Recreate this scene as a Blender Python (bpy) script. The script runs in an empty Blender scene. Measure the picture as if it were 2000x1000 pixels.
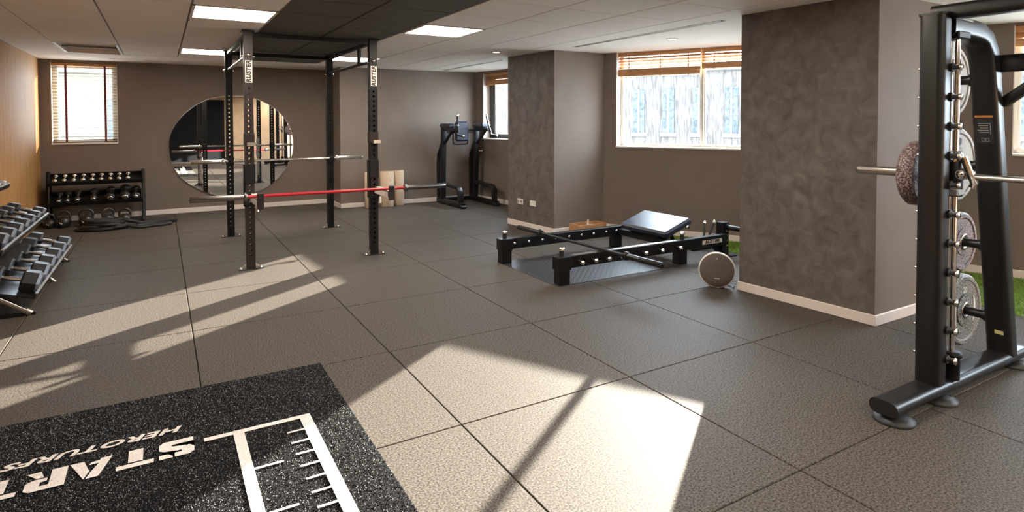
import bpy, bmesh, math, random
from mathutils import Vector, Matrix, Quaternion
random.seed(7)
sc = bpy.context.scene
COL = sc.collection
PI = math.pi

# ------------------------------------------------------------------ camera
F_PX, CX, CY = 1170.4885, 1000.0, 269.19
YAW, PITCH, ROLL = 0.5301, 0.0290, -0.0014
cam_d = bpy.data.cameras.new('camera'); cam = bpy.data.objects.new('camera', cam_d); COL.objects.link(cam)
fw = Vector((math.sin(YAW)*math.cos(PITCH), math.cos(YAW)*math.cos(PITCH), -math.sin(PITCH)))
rt = Vector((math.cos(YAW), -math.sin(YAW), 0)); up = rt.cross(fw)
r2 = rt*math.cos(ROLL)+up*math.sin(ROLL); u2 = -rt*math.sin(ROLL)+up*math.cos(ROLL)
M = Matrix((r2, u2, -fw)).transposed().to_4x4(); M.translation = Vector((-1.1586, -2.4345, 1.3823))
cam.matrix_world = M
cam_d.sensor_width = 36; cam_d.lens = F_PX/2000*36
cam_d.shift_y = -(500-CY)/2000; cam_d.clip_start = .05; cam_d.clip_end = 300
sc.camera = cam

# ------------------------------------------------------------------ world, sun, exposure
w = bpy.data.worlds.new('sky'); sc.world = w; w.use_nodes = True
bg = w.node_tree.nodes['Background']
bg.inputs[0].default_value = (0.74, 0.87, 1.0, 1); bg.inputs[1].default_value = 18.0
sun_d = bpy.data.lights.new('sun', 'SUN'); sun = bpy.data.objects.new('sun', sun_d); COL.objects.link(sun)
sun_dir = Vector((-1, -.69, -1.215*.252)).normalized()      # the way the light travels
sun.rotation_euler = sun_dir.to_track_quat('-Z', 'Y').to_euler()
sun.location = (12, 9, 6)
sun_d.energy = 27.5; sun_d.angle = math.radians(.5); sun_d.color = (1.0, .92, .77)
sc.view_settings.view_transform = 'Standard'; sc.view_settings.look = 'None'
sc.view_settings.exposure = 1.05; sc.view_settings.gamma = 1.0; sc.view_settings.use_curve_mapping = False
sc.cycles.use_denoising = True
sc.cycles.max_bounces = 8; sc.cycles.diffuse_bounces = 5; sc.cycles.glossy_bounces = 4
sc.cycles.transparent_max_bounces = 12
sc.cycles.sample_clamp_indirect = 6.0
PANEL = 18.0

# ------------------------------------------------------------------ materials
MATS = {}
def mat(name, col, rough=.5, metal=0., spec=.5, col2=None, scale=20., detail=3., bump=0., bscale=None, emit=None,
        stretch=None, contrast=None, coord='Object', rgh=None, bdist=.01):
    if name in MATS: return MATS[name]
    m = bpy.data.materials.new(name); m.use_nodes = True; nt = m.node_tree
    b = nt.nodes['Principled BSDF']
    b.inputs['Base Color'].default_value = (*col, 1); b.inputs['Roughness'].default_value = rough
    b.inputs['Metallic'].default_value = metal; b.inputs['Specular IOR Level'].default_value = spec
    if emit:
        b.inputs['Emission Color'].default_value = (*emit[0], 1); b.inputs['Emission Strength'].default_value = emit[1]
    if col2 or bump:
        tc = nt.nodes.new('ShaderNodeTexCoord'); mp = nt.nodes.new('ShaderNodeMapping')
        nt.links.new(tc.outputs[coord], mp.inputs[0])
        if stretch: mp.inputs['Scale'].default_value = stretch
        n = nt.nodes.new('ShaderNodeTexNoise'); n.inputs['Scale'].default_value = scale; n.inputs['Detail'].default_value = detail
        if rgh: n.inputs['Roughness'].default_value = rgh; n.inputs['Distortion'].default_value = .6
        nt.links.new(mp.outputs[0], n.inputs['Vector'])
        if col2:
            r = nt.nodes.new('ShaderNodeValToRGB')
            lo, hi = contrast or (.35, .65)
            r.color_ramp.elements[0].position = lo; r.color_ramp.elements[1].position = hi
            r.color_ramp.elements[0].color = (*col, 1); r.color_ramp.elements[1].color = (*col2, 1)
            nt.links.new(n.outputs['Fac'], r.inputs[0]); nt.links.new(r.outputs[0], b.inputs['Base Color'])
        if bump:
            n2 = n
            if bscale:
                n2 = nt.nodes.new('ShaderNodeTexNoise'); n2.inputs['Scale'].default_value = bscale; n2.inputs['Detail'].default_value = 3
                nt.links.new(mp.outputs[0], n2.inputs['Vector'])
            bp = nt.nodes.new('ShaderNodeBump'); bp.inputs['Strength'].default_value = bump; bp.inputs['Distance'].default_value = bdist
            nt.links.new(n2.outputs['Fac'], bp.inputs['Height']); nt.links.new(bp.outputs[0], b.inputs['Normal'])
    MATS[name] = m
    return m

mat('rubber_tile', (.030, .0245, .021), .60, spec=.06, col2=(.133, .114, .101), scale=120, detail=3, bump=.10, contrast=(.34, .66))
mat('slab', (.05, .045, .04), .9)
mat('wall_paint', (.185, .146, .122), .75, spec=.25, col2=(.196, .156, .131), scale=3, bump=.05, bscale=180)
mat('micro_cement', (.088, .073, .066), .50, spec=.30, col2=(.190, .164, .152), scale=9, detail=9, bump=.16, bscale=16, contrast=(.28, .76), rgh=.60)
mat('white_trim', (.74, .66, .62), .45)
mat('oak_veneer', (.33, .155, .050), .62, spec=.10, col2=(.47, .25, .095), scale=6, detail=6, stretch=(1, 7, .35), contrast=(.3, .7))
mat('ceiling_white', (.89, .85, .80), .8, spec=.2)
mat('ceiling_tile', (.88, .83, .77), .85, spec=.2, col2=(.84, .78, .72), scale=120, detail=2)
mat('ceiling_black', (.095, .085, .072), .8, spec=.2, col2=(.105, .094, .080), scale=90)
mat('rail_white', (.70, .63, .58), .5)
mat('rail_joint', (.16, .135, .115), .7)
mat('rail_dark', (.004, .004, .004), .8)
mat('panel_light', (1, .97, .9), .5, emit=((1, .90, .76), PANEL))
mat('spot_light', (1, .97, .9), .5, emit=((1, .92, .8), 3.0))
mat('vent_dark', (.06, .06, .055), .7)
mat('black_steel', (.007, .0066, .007), .45, spec=.24, bump=.04, scale=160)
mat('black_satin', (.009, .0085, .010), .36, spec=.40)
mat('brown_black_steel', (.020, .012, .012), .42, spec=.35, bump=.04, scale=160)
mat('black_plastic', (.012, .012, .013), .5)
mat('chrome', (.82, .81, .80), .14, metal=1.)
mat('steel', (.60, .58, .56), .26, metal=1.)
mat('dark_sleeve', (.20, .185, .18), .30, metal=1.)
mat('black_oxide', (.035, .035, .036), .36, metal=.7)
mat('red_paint', (.42, .012, .025), .30, spec=.5)
mat('silver_bar', (.72, .71, .68), .25, metal=1.)
mat('vinyl', (.016, .021, .040), .36, spec=.6, bump=.08, scale=220)  # blue reflection on the pads is put into the base colour
mat('uhmw', (.70, .66, .60), .5)
mat('sticker_white', (.78, .66, .58), .5)
mat('ink', (.012, .011, .011), .6)
mat('sticker_orange', (.42, .16, .05), .5)
mat('sticker_grey', (.30, .30, .30), .5)
mat('sticker_yellow', (.55, .50, .22), .5)
mat('cork', (.50, .37, .26), .8, col2=(.64, .50, .37), scale=60, detail=4)
mat('crate_wood', (.40, .20, .09), .55, col2=(.52, .29, .14), scale=20, stretch=(1, 1, 6))
mat('bone_white', (.75, .66, .55), .6)
mat('speaker_cloth', (.125, .100, .092), .85, spec=.2, bump=.25, scale=420)
mat('speaker_rim', (.74, .71, .67), .35)
mat('checker_rubber', (.030, .030, .036), .36, spec=.55)
mat('turf_black', (.004, .004, .006), .85, spec=.08)
mat('turf_fibre', (.010, .010, .014), .55, spec=.35, col2=(.62, .60, .59), scale=240, detail=1, contrast=(.50, .70))  # pale flecks in the colour stand in for sun glints on the fibres
mat('turf_white', (.66, .60, .57), .8, col2=(.82, .77, .74), scale=220, bump=.6)
mat('grass', (.13, .22, .018), .7, col2=(.20, .32, .035), scale=40)
mat('grass_base', (.09, .14, .014), .9)
mat('hex_rubber', (.020, .019, .021), .45)
mat('hex_face', (.125, .135, .165), .40, spec=.6)
mat('hex_pale', (.42, .42, .45), .40)
mat('rope_black', (.010, .010, .011), .6, bump=.3, scale=80)
mat('iron', (.018, .017, .016), .34, spec=.6)
mat('logo_white', (.82, .80, .76), .5)
mat('plate_grey', (.33, .31, .29), .6, col2=(.52, .50, .48), scale=110, detail=3, contrast=(.40, .60))
mat('plate_pale', (.50, .49, .47), .6, col2=(.60, .59, .58), scale=70, detail=3, contrast=(.35, .65))
mat('plate_speck', (.085, .080, .072), .6, col2=(.42, .40, .37), scale=130, detail=3, contrast=(.44, .58))
mat('plate_maroon', (.050, .022, .022), .6, col2=(.33, .25, .25), scale=130, detail=3, contrast=(.46, .62))
mat('plate_maroon_pale', (.12, .075, .078), .6, col2=(.46, .40, .41), scale=120, detail=3, contrast=(.40, .60))
mat('mirror_glass', (.92, .93, .93), .0, metal=1.)
mat('mirror_edge', (.50, .50, .48), .2, metal=.8)
mat('blind_cream', (.13, .098, .062), .6)
mat('blind_wood', (.46, .22, .085), .5, col2=(.56, .29, .12), scale=12, stretch=(1, 1, 8))
mat('tape_red', (.13, .012, .016), .7)
mat('frame_alu', (.60, .56, .46), .45)
mat('frame_white', (.72, .70, .64), .45)
mat('navy_panel', (.003, .0035, .005), .7, spec=.15)
mat('beige_wall', (.46, .33, .22), .8, col2=(.52, .38, .26), scale=4)
mat('facade_tan', (.015, .0118, .010), .85, col2=(.050, .045, .042), scale=6, detail=7, stretch=(3, 3, .35), contrast=(.36, .60))
mat('facade_blue', (.006, .0105, .013), .8, col2=(.030, .039, .044), scale=9, detail=5, contrast=(.40, .60))
mat('facade_pale', (.07, .068, .065), .85)
mat('facade_yellow', (.042, .036, .024), .85)
mat('pavement', (.66, .62, .56), .9, col2=(.74, .70, .64), scale=2)
mat('outlet_white', (.78, .74, .70), .4)

def glass_mat():
    m = bpy.data.materials.new('window_glass'); m.use_nodes = True; nt = m.node_tree; nt.nodes.clear()
    o = nt.nodes.new('ShaderNodeOutputMaterial'); mx = nt.nodes.new('ShaderNodeMixShader')
    t = nt.nodes.new('ShaderNodeBsdfTransparent'); t.inputs[0].default_value = (.97, .98, .98, 1)
    g = nt.nodes.new('ShaderNodeBsdfGlossy'); g.inputs['Roughness'].default_value = .02
    lw = nt.nodes.new('ShaderNodeLayerWeight'); lw.inputs[0].default_value = .5
    pw = nt.nodes.new('ShaderNodeMath'); pw.operation = 'POWER'; pw.inputs[1].default_value = 4.0
    f = nt.nodes.new('ShaderNodeMath'); f.operation = 'MULTIPLY_ADD'; f.inputs[1].default_value = .6; f.inputs[2].default_value = .025
    nt.links.new(lw.outputs['Facing'], pw.inputs[0]); nt.links.new(pw.outputs[0], f.inputs[0])
    nt.links.new(f.outputs[0], mx.inputs[0]); nt.links.new(t.outputs[0], mx.inputs[1]); nt.links.new(g.outputs[0], mx.inputs[2])
    nt.links.new(mx.outputs[0], o.inputs[0]); MATS['window_glass'] = m
glass_mat()

# ------------------------------------------------------------------ mesh helpers
def basis(d, ref=None):
    d = Vector(d).normalized(); a = Vector(ref) if ref else (Vector((0, 0, 1)) if abs(d.z) < .9 else Vector((0, 1, 0)))
    x = a.cross(d)
    if x.length < 1e-6: x = Vector((1, 0, 0)).cross(d)
    x.normalize(); y = d.cross(x).normalized()
    return x, y, d

class MB:
    def __init__(s): s.v = []; s.f = []; s.sm = []
    def add(s, vs, fs, smooth=False):
        o = len(s.v); s.v += [Vector(p) for p in vs]; s.f += [tuple(i+o for i in f) for f in fs]; s.sm += [smooth]*len(fs); return s
    def box(s, x0, x1, y0, y1, z0, z1, b=0.):
        return s.obox(Vector(((x0+x1)/2, (y0+y1)/2, (z0+z1)/2)), (1, 0, 0), (0, 1, 0), (0, 0, 1), abs(x1-x0)/2, abs(y1-y0)/2, abs(z1-z0)/2, b)
    def obox(s, c, ax, ay, az, hx, hy, hz, b=0.):
        c = Vector(c); ax = Vector(ax).normalized(); ay = Vector(ay).normalized(); az = Vector(az).normalized()
        b = min(b, hx*.9, hy*.9, hz*.9)
        if b <= 0:
            P = [c+ax*(i*hx)+ay*(j*hy)+az*(k*hz) for k in (-1, 1) for j in (-1, 1) for i in (-1, 1)]
            return s.add(P, [(0, 2, 3, 1), (4, 5, 7, 6), (0, 1, 5, 4), (2, 6, 7, 3), (0, 4, 6, 2), (1, 3, 7, 5)])
        P = []; idx = {}
        for i in (-1, 1):
            for j in (-1, 1):
                for k in (-1, 1):
                    for a in range(3):
                        q = [i*(hx-(b if a != 0 else 0)), j*(hy-(b if a != 1 else 0)), k*(hz-(b if a != 2 else 0))]
                        idx[(i, j, k, a)] = len(P); P.append(c+ax*q[0]+ay*q[1]+az*q[2])
        fs = []
        def quad(l): fs.append(tuple(idx[q] for q in l))
        for sg in (-1, 1):
            for a in range(3):
                o = [(-1, -1), (1, -1), (1, 1), (-1, 1)]
                if sg < 0: o = o[::-1]
                l = []
                for p, q in o:
                    t = [0, 0, 0]; t[a] = sg; t[(a+1) % 3] = p; t[(a+2) % 3] = q; l.append((*t, a))
                quad(l)
        for a in range(3):           # edges along axis a
            b1, c1 = (a+1) % 3, (a+2) % 3
            for p in (-1, 1):
                for q in (-1, 1):
                    t0 = [0, 0, 0]; t0[b1] = p; t0[c1] = q; t1 = t0[:]; t0[a] = -1; t1[a] = 1
                    l = [(*t0, b1), (*t1, b1), (*t1, c1), (*t0, c1)]
                    if p*q > 0: l = l[::-1]
                    quad(l[::-1])
        for i in (-1, 1):
            for j in (-1, 1):
                for k in (-1, 1):
                    l = [(i, j, k, 0), (i, j, k, 1), (i, j, k, 2)]
                    if i*j*k < 0: l = l[::-1]
                    quad(l)
        return s.add(P, fs)
    def cyl(s, p0, p1, r0, r1=None, n=16, caps=True, smooth=True):
        p0, p1 = Vector(p0), Vector(p1); r1 = r0 if r1 is None else r1
        x, y, d = basis(p1-p0)
        P = []
        for p, r in ((p0, r0), (p1, r1)):
            for i in range(n):
                a = 2*PI*i/n; P.append(p+x*(r*math.cos(a))+y*(r*math.sin(a)))
        s.add(P, [(i, (i+1) % n, n+(i+1) % n, n+i) for i in range(n)], smooth)
        if caps:
            s.add(P[:n], [tuple(range(n))[::-1]]); s.add(P[n:], [tuple(range(n))])
        return s
    def lathe(s, prof, n=24, o=(0, 0, 0), axis=(0, 0, 1), smooth=True, caps=True):
        x, y, d = basis(axis); o = Vector(o); P = []
        for r, h in prof:
            for i in range(n):
                a = 2*PI*i/n; P.append(o+d*h+x*(r*math.cos(a))+y*(r*math.sin(a)))
        m = len(prof)
        s.add(P, [(j*n+i, j*n+(i+1) % n, (j+1)*n+(i+1) % n, (j+1)*n+i) for j in range(m-1) for i in range(n)], smooth)
        if caps and prof[0][0] > 1e-4: s.add(P[:n], [tuple(range(n))[::-1]])
        if caps and prof[-1][0] > 1e-4: s.add(P[-n:], [tuple(range(n))])
        return s
    def sweep(s, path, sec, ref=None, smooth=True, caps=True):
        """sec: list of (a,b) offsets in the frame (side, up) that follows the path."""
        path = [Vector(p) for p in path]; n = len(sec); P = []; px = None
        for i, p in enumerate(path):
            d = (path[min(i+1, len(path)-1)]-path[max(i-1, 0)]).normalized()
            if ref is not None: x = Vector(ref).normalized(); x = (x-d*x.dot(d)).normalized()
            elif px is None: x = basis(d)[0]
            else: x = (px-d*px.dot(d)).normalized()
            px = x; y = d.cross(x)
            for a, b in sec: P.append(p+x*a+y*b)
        s.add(P, [(j*n+i, j*n+(i+1) % n, (j+1)*n+(i+1) % n, (j+1)*n+i) for j in range(len(path)-1) for i in range(n)], smooth)
        if caps: s.add(P[:n], [tuple(range(n))[::-1]]); s.add(P[-n:], [tuple(range(n))])
        return s
    def tube(s, path, r, n=10, smooth=True): return s.sweep(path, [(r*math.cos(2*PI*i/n), r*math.sin(2*PI*i/n)) for i in range(n)], smooth=smooth)
    def prism(s, pts, o, ax, ay, d):
        """flat polygon pts in (ax,ay) at o, extruded along d."""
        o = Vector(o); ax = Vector(ax); ay = Vector(ay); d = Vector(d); n = len(pts)
        A = [o+ax*p+ay*q for p, q in pts]; B = [p+d for p in A]
        return s.add(A+B, [tuple(range(n))[::-1], tuple(range(n, 2*n))]+[(i, (i+1) % n, n+(i+1) % n, n+i) for i in range(n)])
    def mesh(s, name, m, off=None, fix=True):
        me = bpy.data.meshes.new(name)
        vs = s.v if off is None else [p-off for p in s.v]
        me.from_pydata([tuple(p) for p in vs], [], s.f)
        me.polygons.foreach_set('use_smooth', s.sm)
        if fix:
            bm = bmesh.new(); bm.from_mesh(me); bmesh.ops.recalc_face_normals(bm, faces=bm.faces); bm.to_mesh(me); bm.free()
        me.materials.append(MATS[m]); me.update()
        return me
    def build(s, name, m, parent=None, world=True):
        off = None
        if parent is not None and world:
            off = Vector((0, 0, 0)); p = parent
            while p is not None: off += p.location; p = p.parent
        me = s.mesh(name, m, off)
        o = bpy.data.objects.new(name, me); COL.objects.link(o)
        if parent is not None: o.parent = parent
        return o

def rrect(w, h, r, n=4):
    """rounded rectangle section, half sizes w,h"""
    P = []
    for cx, cy, a0 in ((w-r, h-r, 0), (-w+r, h-r, PI/2), (-w+r, -h+r, PI), (w-r, -h+r, 1.5*PI)):
        for i in range(n+1):
            a = a0+PI/2*i/n; P.append((cx+r*math.cos(a), cy+r*math.sin(a)))
    return P
def arc(c, r, a0, a1, n, u=(1, 0, 0), v=(0, 0, 1)):
    c = Vector(c); u = Vector(u); v = Vector(v)
    return [c+u*(r*math.cos(a0+(a1-a0)*i/n))+v*(r*math.sin(a0+(a1-a0)*i/n)) for i in range(n+1)]

def tag(o, label, cat, group=None, kind=None):
    if label: o['label'] = label
    if cat: o['category'] = cat
    if group: o['group'] = group
    if kind: o['kind'] = kind
    return o
def thing(name, label, cat, loc=(0, 0, 0), rotz=0., group=None):
    o = bpy.data.objects.new(name, None); COL.objects.link(o); o.empty_display_size = .1
    o.location = loc; o.rotation_euler = (0, 0, rotz)
    return tag(o, label, cat, group)
def struct(o, label=None, cat=None):
    o['kind'] = 'structure'
    if label: o['label'] = label
    if cat: o['category'] = cat
    return o
def link_mesh(name, me, parent=None, loc=(0, 0, 0), rot=(0, 0, 0), scale=(1, 1, 1)):
    o = bpy.data.objects.new(name, me); COL.objects.link(o); o.location = loc; o.rotation_euler = rot; o.scale = scale
    if parent is not None: o.parent = parent
    return o
def kids(o): return [c for c in COL.objects if c.parent == o]
CH = {}
def copy_tree(o, parent=None):
    c = o.copy(); COL.objects.link(c)
    if parent is not None: c.parent = parent
    for ch in list(o.children):
        if ch.name in COL.objects: copy_tree(ch, c)
    return c
def text_mesh(name, body, size, m, extrude=.001, offset=0., shear=0., align='CENTER', spacing=1., width=1.):
    cu = bpy.data.curves.new(name, 'FONT'); cu.body = body; cu.size = size; cu.extrude = extrude; cu.offset = offset
    cu.shear = shear; cu.align_x = align; cu.align_y = 'CENTER'; cu.space_character = spacing; cu.resolution_u = 3
    o = bpy.data.objects.new(name, cu); COL.objects.link(o)
    bpy.context.view_layer.update()
    me = bpy.data.meshes.new_from_object(o.evaluated_get(bpy.context.evaluated_depsgraph_get()))
    bpy.data.objects.remove(o); bpy.data.curves.remove(cu)
    me.name = name; me.materials.clear(); me.materials.append(MATS[m])
    if width != 1.:
        for v in me.vertices: v.co.x *= width
    return me
def place_text(name, me, parent, o, ax, ay):
    """lay a text mesh at o with reading direction ax and letter-up ay (world)."""
    ax = Vector(ax).normalized(); ay = Vector(ay).normalized(); az = ax.cross(ay)
    mt = Matrix((ax, ay, az)).transposed()
    off = Vector((0, 0, 0)); p = parent
    while p is not None: off += p.location; p = p.parent
    for v in me.vertices: v.co = mt @ v.co + Vector(o) - off
    ob = bpy.data.objects.new(name, me); COL.objects.link(ob); ob.parent = parent
    return ob

# ------------------------------------------------------------------ the room: floor
ZC = 2.225
XL = -2.57
YB = 7.80; YB2 = 7.05; XJ = 1.27
YF = -5.0
W1A = Vector((3.69, 3.52)); W1D = Vector((.482, -.876)).normalized(); W1N = Vector((.876, .482)).normalized()
floor = struct(MB().box(XL-.3, 7.2, YF-.3, YB+.3, -.30, -.016).build('floor', 'slab'))
def tile_mesh(dx, dy):
    return MB().box(-dx/2, dx/2, -dy/2, dy/2, -.016, 0, .0025).mesh('floor_tile', 'rubber_tile')
full = tile_mesh(.9945, .9945)
GAP = .00275
for i in range(-3, 6):
    for j in range(-5, 8):
        x0, x1, y0, y1 = i+GAP, i+1-GAP, j+GAP, j+1-GAP
        x0 = max(x0, XL); y1 = min(y1, YB)
        if i >= 1 and j == 7 : y1 = min(y1, YB2 if i > 1 else YB2)
        cx, cy = (x0+x1)/2, (y0+y1)/2
        if y1-y0 < .02: continue
        if (Vector((cx, cy))-W1A).dot(W1N) > .25 and 1.4 < cy < 4: continue
        if cx > 3.8 and cy > 3.5: continue
        if cx > 5: continue
        clipped = (x1-x0 < .99 or y1-y0 < .99)
        link_mesh('floor_tile', tile_mesh(x1-x0, y1-y0) if clipped else full, floor, (cx, cy, 0))
# a narrow filler tile where the back wall steps back
link_mesh('floor_tile', tile_mesh(XJ-1.0-GAP, YB-7-2*GAP), floor, ((1+XJ)/2, (7+YB)/2, 0))

# ------------------------------------------------------------------ walls
def P3(p, z): return Vector((p[0], p[1], z))
def wall(name, A, B, m, th=.28, z0=-.30, z1=ZC, openings=(), left=True):
    """vertical wall whose inner face runs A->B; body lies on the left of A->B if left."""
    A = Vector(A); B = Vector(B); L = (B-A).length; d = (B-A)/L; n = Vector((-d.y, d.x)) if left else Vector((d.y, -d.x))
    mb = MB()
    def blk(s0, s1, a, b):
        if s1-s0 < 1e-4 or b-a < 1e-4: return
        c = A+d*((s0+s1)/2)+n*(th/2)
        mb.obox(P3(c, (a+b)/2), P3(d, 0), P3(n, 0), (0, 0, 1), (s1-s0)/2, th/2, (b-a)/2)
    s = 0
    for (s0, s1, a, b) in sorted(openings):
        blk(s, s0, z0, z1); blk(s0, s1, z0, a); blk(s0, s1, b, z1); s = s1
    blk(s, L, z0, z1)
    o = struct(mb.build(name, m)); return o, A, d, n
def baseboard(name, A, B, left=True, h=.072, t=.014):
    A = Vector(A); B = Vector(B); L = (B-A).length; d = (B-A)/L; n = Vector((-d.y, d.x)) if left else Vector((d.y, -d.x))
    c = (A+B)/2-n*(t/2)
    return struct(MB().obox(P3(c, h/2+.001), P3(d, 0), P3(n, 0), (0, 0, 1), L/2, t/2, h/2, .003).build(name, 'white_trim'))

wall('wall_left', (XL, YF), (XL, YB), 'oak_veneer', left=True)
wbk = wall('wall_back', (XL-.28, YB), (XJ, YB), 'wall_paint', openings=[(.28+.125, .28+.885, 1.06, 2.19)])
wall('wall_back_step', (XJ, YB+.28), (XJ, YB2), 'wall_paint', left=True, th=.30)
wall('wall_back_right', (XJ+.30, YB2), (3.66, YB2), 'wall_paint', th=.28)
FA = Vector((3.655, 7.05)); FB = Vector((3.90, 4.40))
far_len = (FB-FA).length; fd = (FB-FA)/far_len; fn = Vector((-fd.y, fd.x))
def far_s(y): return (7.05-y)/(7.05-4.40)*far_len
wfar = wall('wall_right_far', FA-fd*.28, FB, 'wall_paint', openings=[(far_s(6.80)+.28, far_s(4.75)+.28, 1.06, 2.19)])
W1L = 2.42
W1B = W1A+W1D*W1L
w1 = wall('wall_right_middle', W1A-W1D*.30, W1B, 'wall_paint', openings=[(.155+.30, 2.22+.30, 1.045, 2.225)])
W2A = Vector((4.89, .70)); W2D = Vector((.395, -.919)).normalized()
wall('wall_right_link', W1B, W2A, 'wall_paint', th=.2)
W2B = W2A+W2D*3.1
w2 = wall('wall_right_near', W2A, W2B, 'wall_paint', openings=[(.905, 2.30, 1.07, 2.20)])
W3B = Vector((W2B.x+.45, YF))
w3 = wall('wall_right_rear', W2B, W3B, 'wall_paint', openings=[(.35, 2.55, 1.07, 2.20)])
wall('wall_front', (W2B.x+.75, YF), (XL-.28, YF), 'beige_wall')
# pillars
pil1 = MB().prism([(2.885, .81), (2.955, -.225), (4.03, -.225), (4.10, .81)][::-1], (0, 0, 0), (1, 0, 0), (0, 1, 0), (0, 0, ZC))
o = struct(pil1.build('wall_pillar_near', 'micro_cement'))
pil2 = MB().prism([(2.845, 4.50), (2.925, 3.53), (3.72, 3.53), (3.92, 4.50)][::-1], (0, 0, 0), (1, 0, 0), (0, 1, 0), (0, 0, ZC))
o2 = struct(pil2.build('wall_pillar_far', 'micro_cement'))
# the pillars' return faces are painted like the walls
for ob in (o, o2):
    ob.data.materials.append(MATS['wall_paint'])
    for p in ob.data.polygons:
        if p.normal.y < -.9: p.material_index = 1
baseboard('baseboard_back', (XL, YB), (XJ, YB))
baseboard('baseboard_step', (XJ, YB), (XJ, YB2-.014))
baseboard('baseboard_back_right', (XJ-.014, YB2), (3.64, YB2))
baseboard('baseboard_right_far', FA, FA+fd*2.2)
baseboard('baseboard_right_middle', W1A, W1B)
baseboard('baseboard_right_near', W2A, W2B)
baseboard('baseboard_pillar_far', (2.845, 4.50), (2.925, 3.53-.014))
baseboard('baseboard_pillar_far_side', (2.925-.014, 3.53), (3.69, 3.53))
baseboard('baseboard_pillar_near', (2.885, .824), (2.955, -.225-.014))
baseboard('baseboard_pillar_near_side', (2.955-.014, -.225), (4.03, -.225))
# dark panelling at the far end that the mirror shows
trim = struct(MB().box(-1.6, .75, YF, YF+.05, 0, 2.1, .01).build('trim_1', 'navy_panel'))

# ------------------------------------------------------------------ ceiling
X0C, Y0C, PC = -2.15, .69, .60
W2N = Vector((-W2D.y, W2D.x))
RIM = [(W2B.x+.60, YF-.25), tuple(W2B+W2N*.2), tuple(W2A+W2N*.2), tuple(W1B+W1N*.2), tuple(W1A+W1N*.2), (FB.x+.2, FB.y), (FA.x+.2, FA.y+.2), (XJ+.2, YB2+.25), (XJ+.2, YB+.25)]
ceil = struct(MB().prism([(XL-.25, YF-.25)]+RIM+[(XL-.25, YB+.25)], (0, 0, ZC+.16), (1, 0, 0), (0, 1, 0), (0, 0, .14)).build('ceiling', 'ceiling_white'))
NX, J0, J1 = 8, -9, 10           # columns of tiles, rows of tiles
xa, xb = X0C, X0C+NX*PC
ya, yb = Y0C+J0*PC, Y0C+J1*PC
def slab(name, x0, x1, y0, y1): MB().box(x0, x1, y0, y1, ZC, ZC+.165).build(name, 'ceiling_white', ceil)
slab('plaster', XL-.25, xa, YF-.25, YB+.25)
MB().prism([(xb, YF-.25)]+RIM[:7]+[(xb, FA.y+.2)], (0, 0, ZC), (1, 0, 0), (0, 1, 0), (0, 0, .165)).build('plaster', 'ceiling_white', ceil)
slab('plaster', xa, XJ+.2, yb, YB+.25); slab('plaster', XJ+.2, xb, yb, YB2+.25); slab('plaster', xa, xb, YF-.25, ya)
tile_w = MB().box(-PC/2+.007, PC/2-.007, -PC/2+.005, PC/2-.005, 0, .02, .002).mesh('ceiling_tile', 'ceiling_tile')
tile_b = MB().box(-PC/2+.012, PC/2-.012, -PC/2+.009, PC/2-.009, 0, .02, .002).mesh('ceiling_tile', 'ceiling_black')
LIGHTS = [(2, 3), (2, 8), (5, 3), (5, 8), (2, -2), (5, -2), (2, -7), (5, -7), (7, -6), (7, -9)]  # last two are unseen, added to brighten the near pillar's side face
HATCH = [(0, 8), (0, 9)]
for i in range(NX):
    for j in range(J0, J1):
        if (i, j) in LIGHTS or (i, j) in HATCH: continue
        blk = i in (3, 4)
        link_mesh('ceiling_tile', tile_b if blk else tile_w, ceil, (X0C+(i+.5)*PC, Y0C+(j+.5)*PC, ZC+.001))
for i in range(NX+1):
    dark = i == 4
    MB().box(X0C+i*PC-.012, X0C+i*PC+.012, ya, yb, ZC+.006, ZC+.03).build('ceiling_rail', 'rail_dark' if dark else 'rail_joint', ceil)
for j in range(J0, J1+1):
    MB().box(xa, X0C+3*PC, Y0C+j*PC-.01, Y0C+j*PC+.01, ZC+.008, ZC+.03).build('cross_rail', 'rail_joint', ceil)
    MB().box(X0C+3*PC, X0C+5*PC, Y0C+j*PC-.01, Y0C+j*PC+.01, ZC+.008, ZC+.03).build('cross_rail', 'rail_dark', ceil)
    MB().box(X0C+5*PC, xb, Y0C+j*PC-.01, Y0C+j*PC+.01, ZC+.008, ZC+.03).build('cross_rail', 'rail_joint', ceil)
# light panels
LLAB = {(7, -6): 'unseen fill-light panel added in the ceiling behind the smith machine', (7, -9): 'unseen fill-light panel added in the rear corner by the last window',
        (2, 3): 'large lit square ceiling panel left of the black ceiling strip, nearer the camera',
        (5, 3): 'lit square ceiling panel right of the black ceiling strip, nearer the camera',
        (2, 8): 'lit square ceiling panel behind the rack, left of the black strip',
        (5, 8): 'lit square ceiling panel seen through the rack, right of the black strip',
        (2, -2): 'lit ceiling panel above the camera, left of the black strip', (5, -2): 'lit ceiling panel above the camera, right of the black strip',
        (2, -7): 'lit ceiling panel at the far end behind the camera, left of the black strip', (5, -7): 'lit ceiling panel at the far end behind the camera, right of the black strip'}
for (i, j) in LIGHTS:
    cx, cy = X0C+(i+.5)*PC, Y0C+(j+.5)*PC
    t = thing('ceiling_light', LLAB[(i, j)], 'ceiling light', (cx, cy, ZC), 0, 'square ceiling light panels')
    h = PC/2-.004; fr = MB()
    for a, b, c, d in ((-h, h, -h, -h+.022), (-h, h, h-.022, h), (-h, -h+.022, -h, h), (h-.022, h, -h, h)): fr.box(a, b, c, d, -.006, .02)
    fr.build('frame', 'rail_white', t, False)
    MB().box(-h+.02, h-.02, -h+.02, h-.02, -.002, .014).build('diffuser', 'panel_light', t, False)
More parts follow.
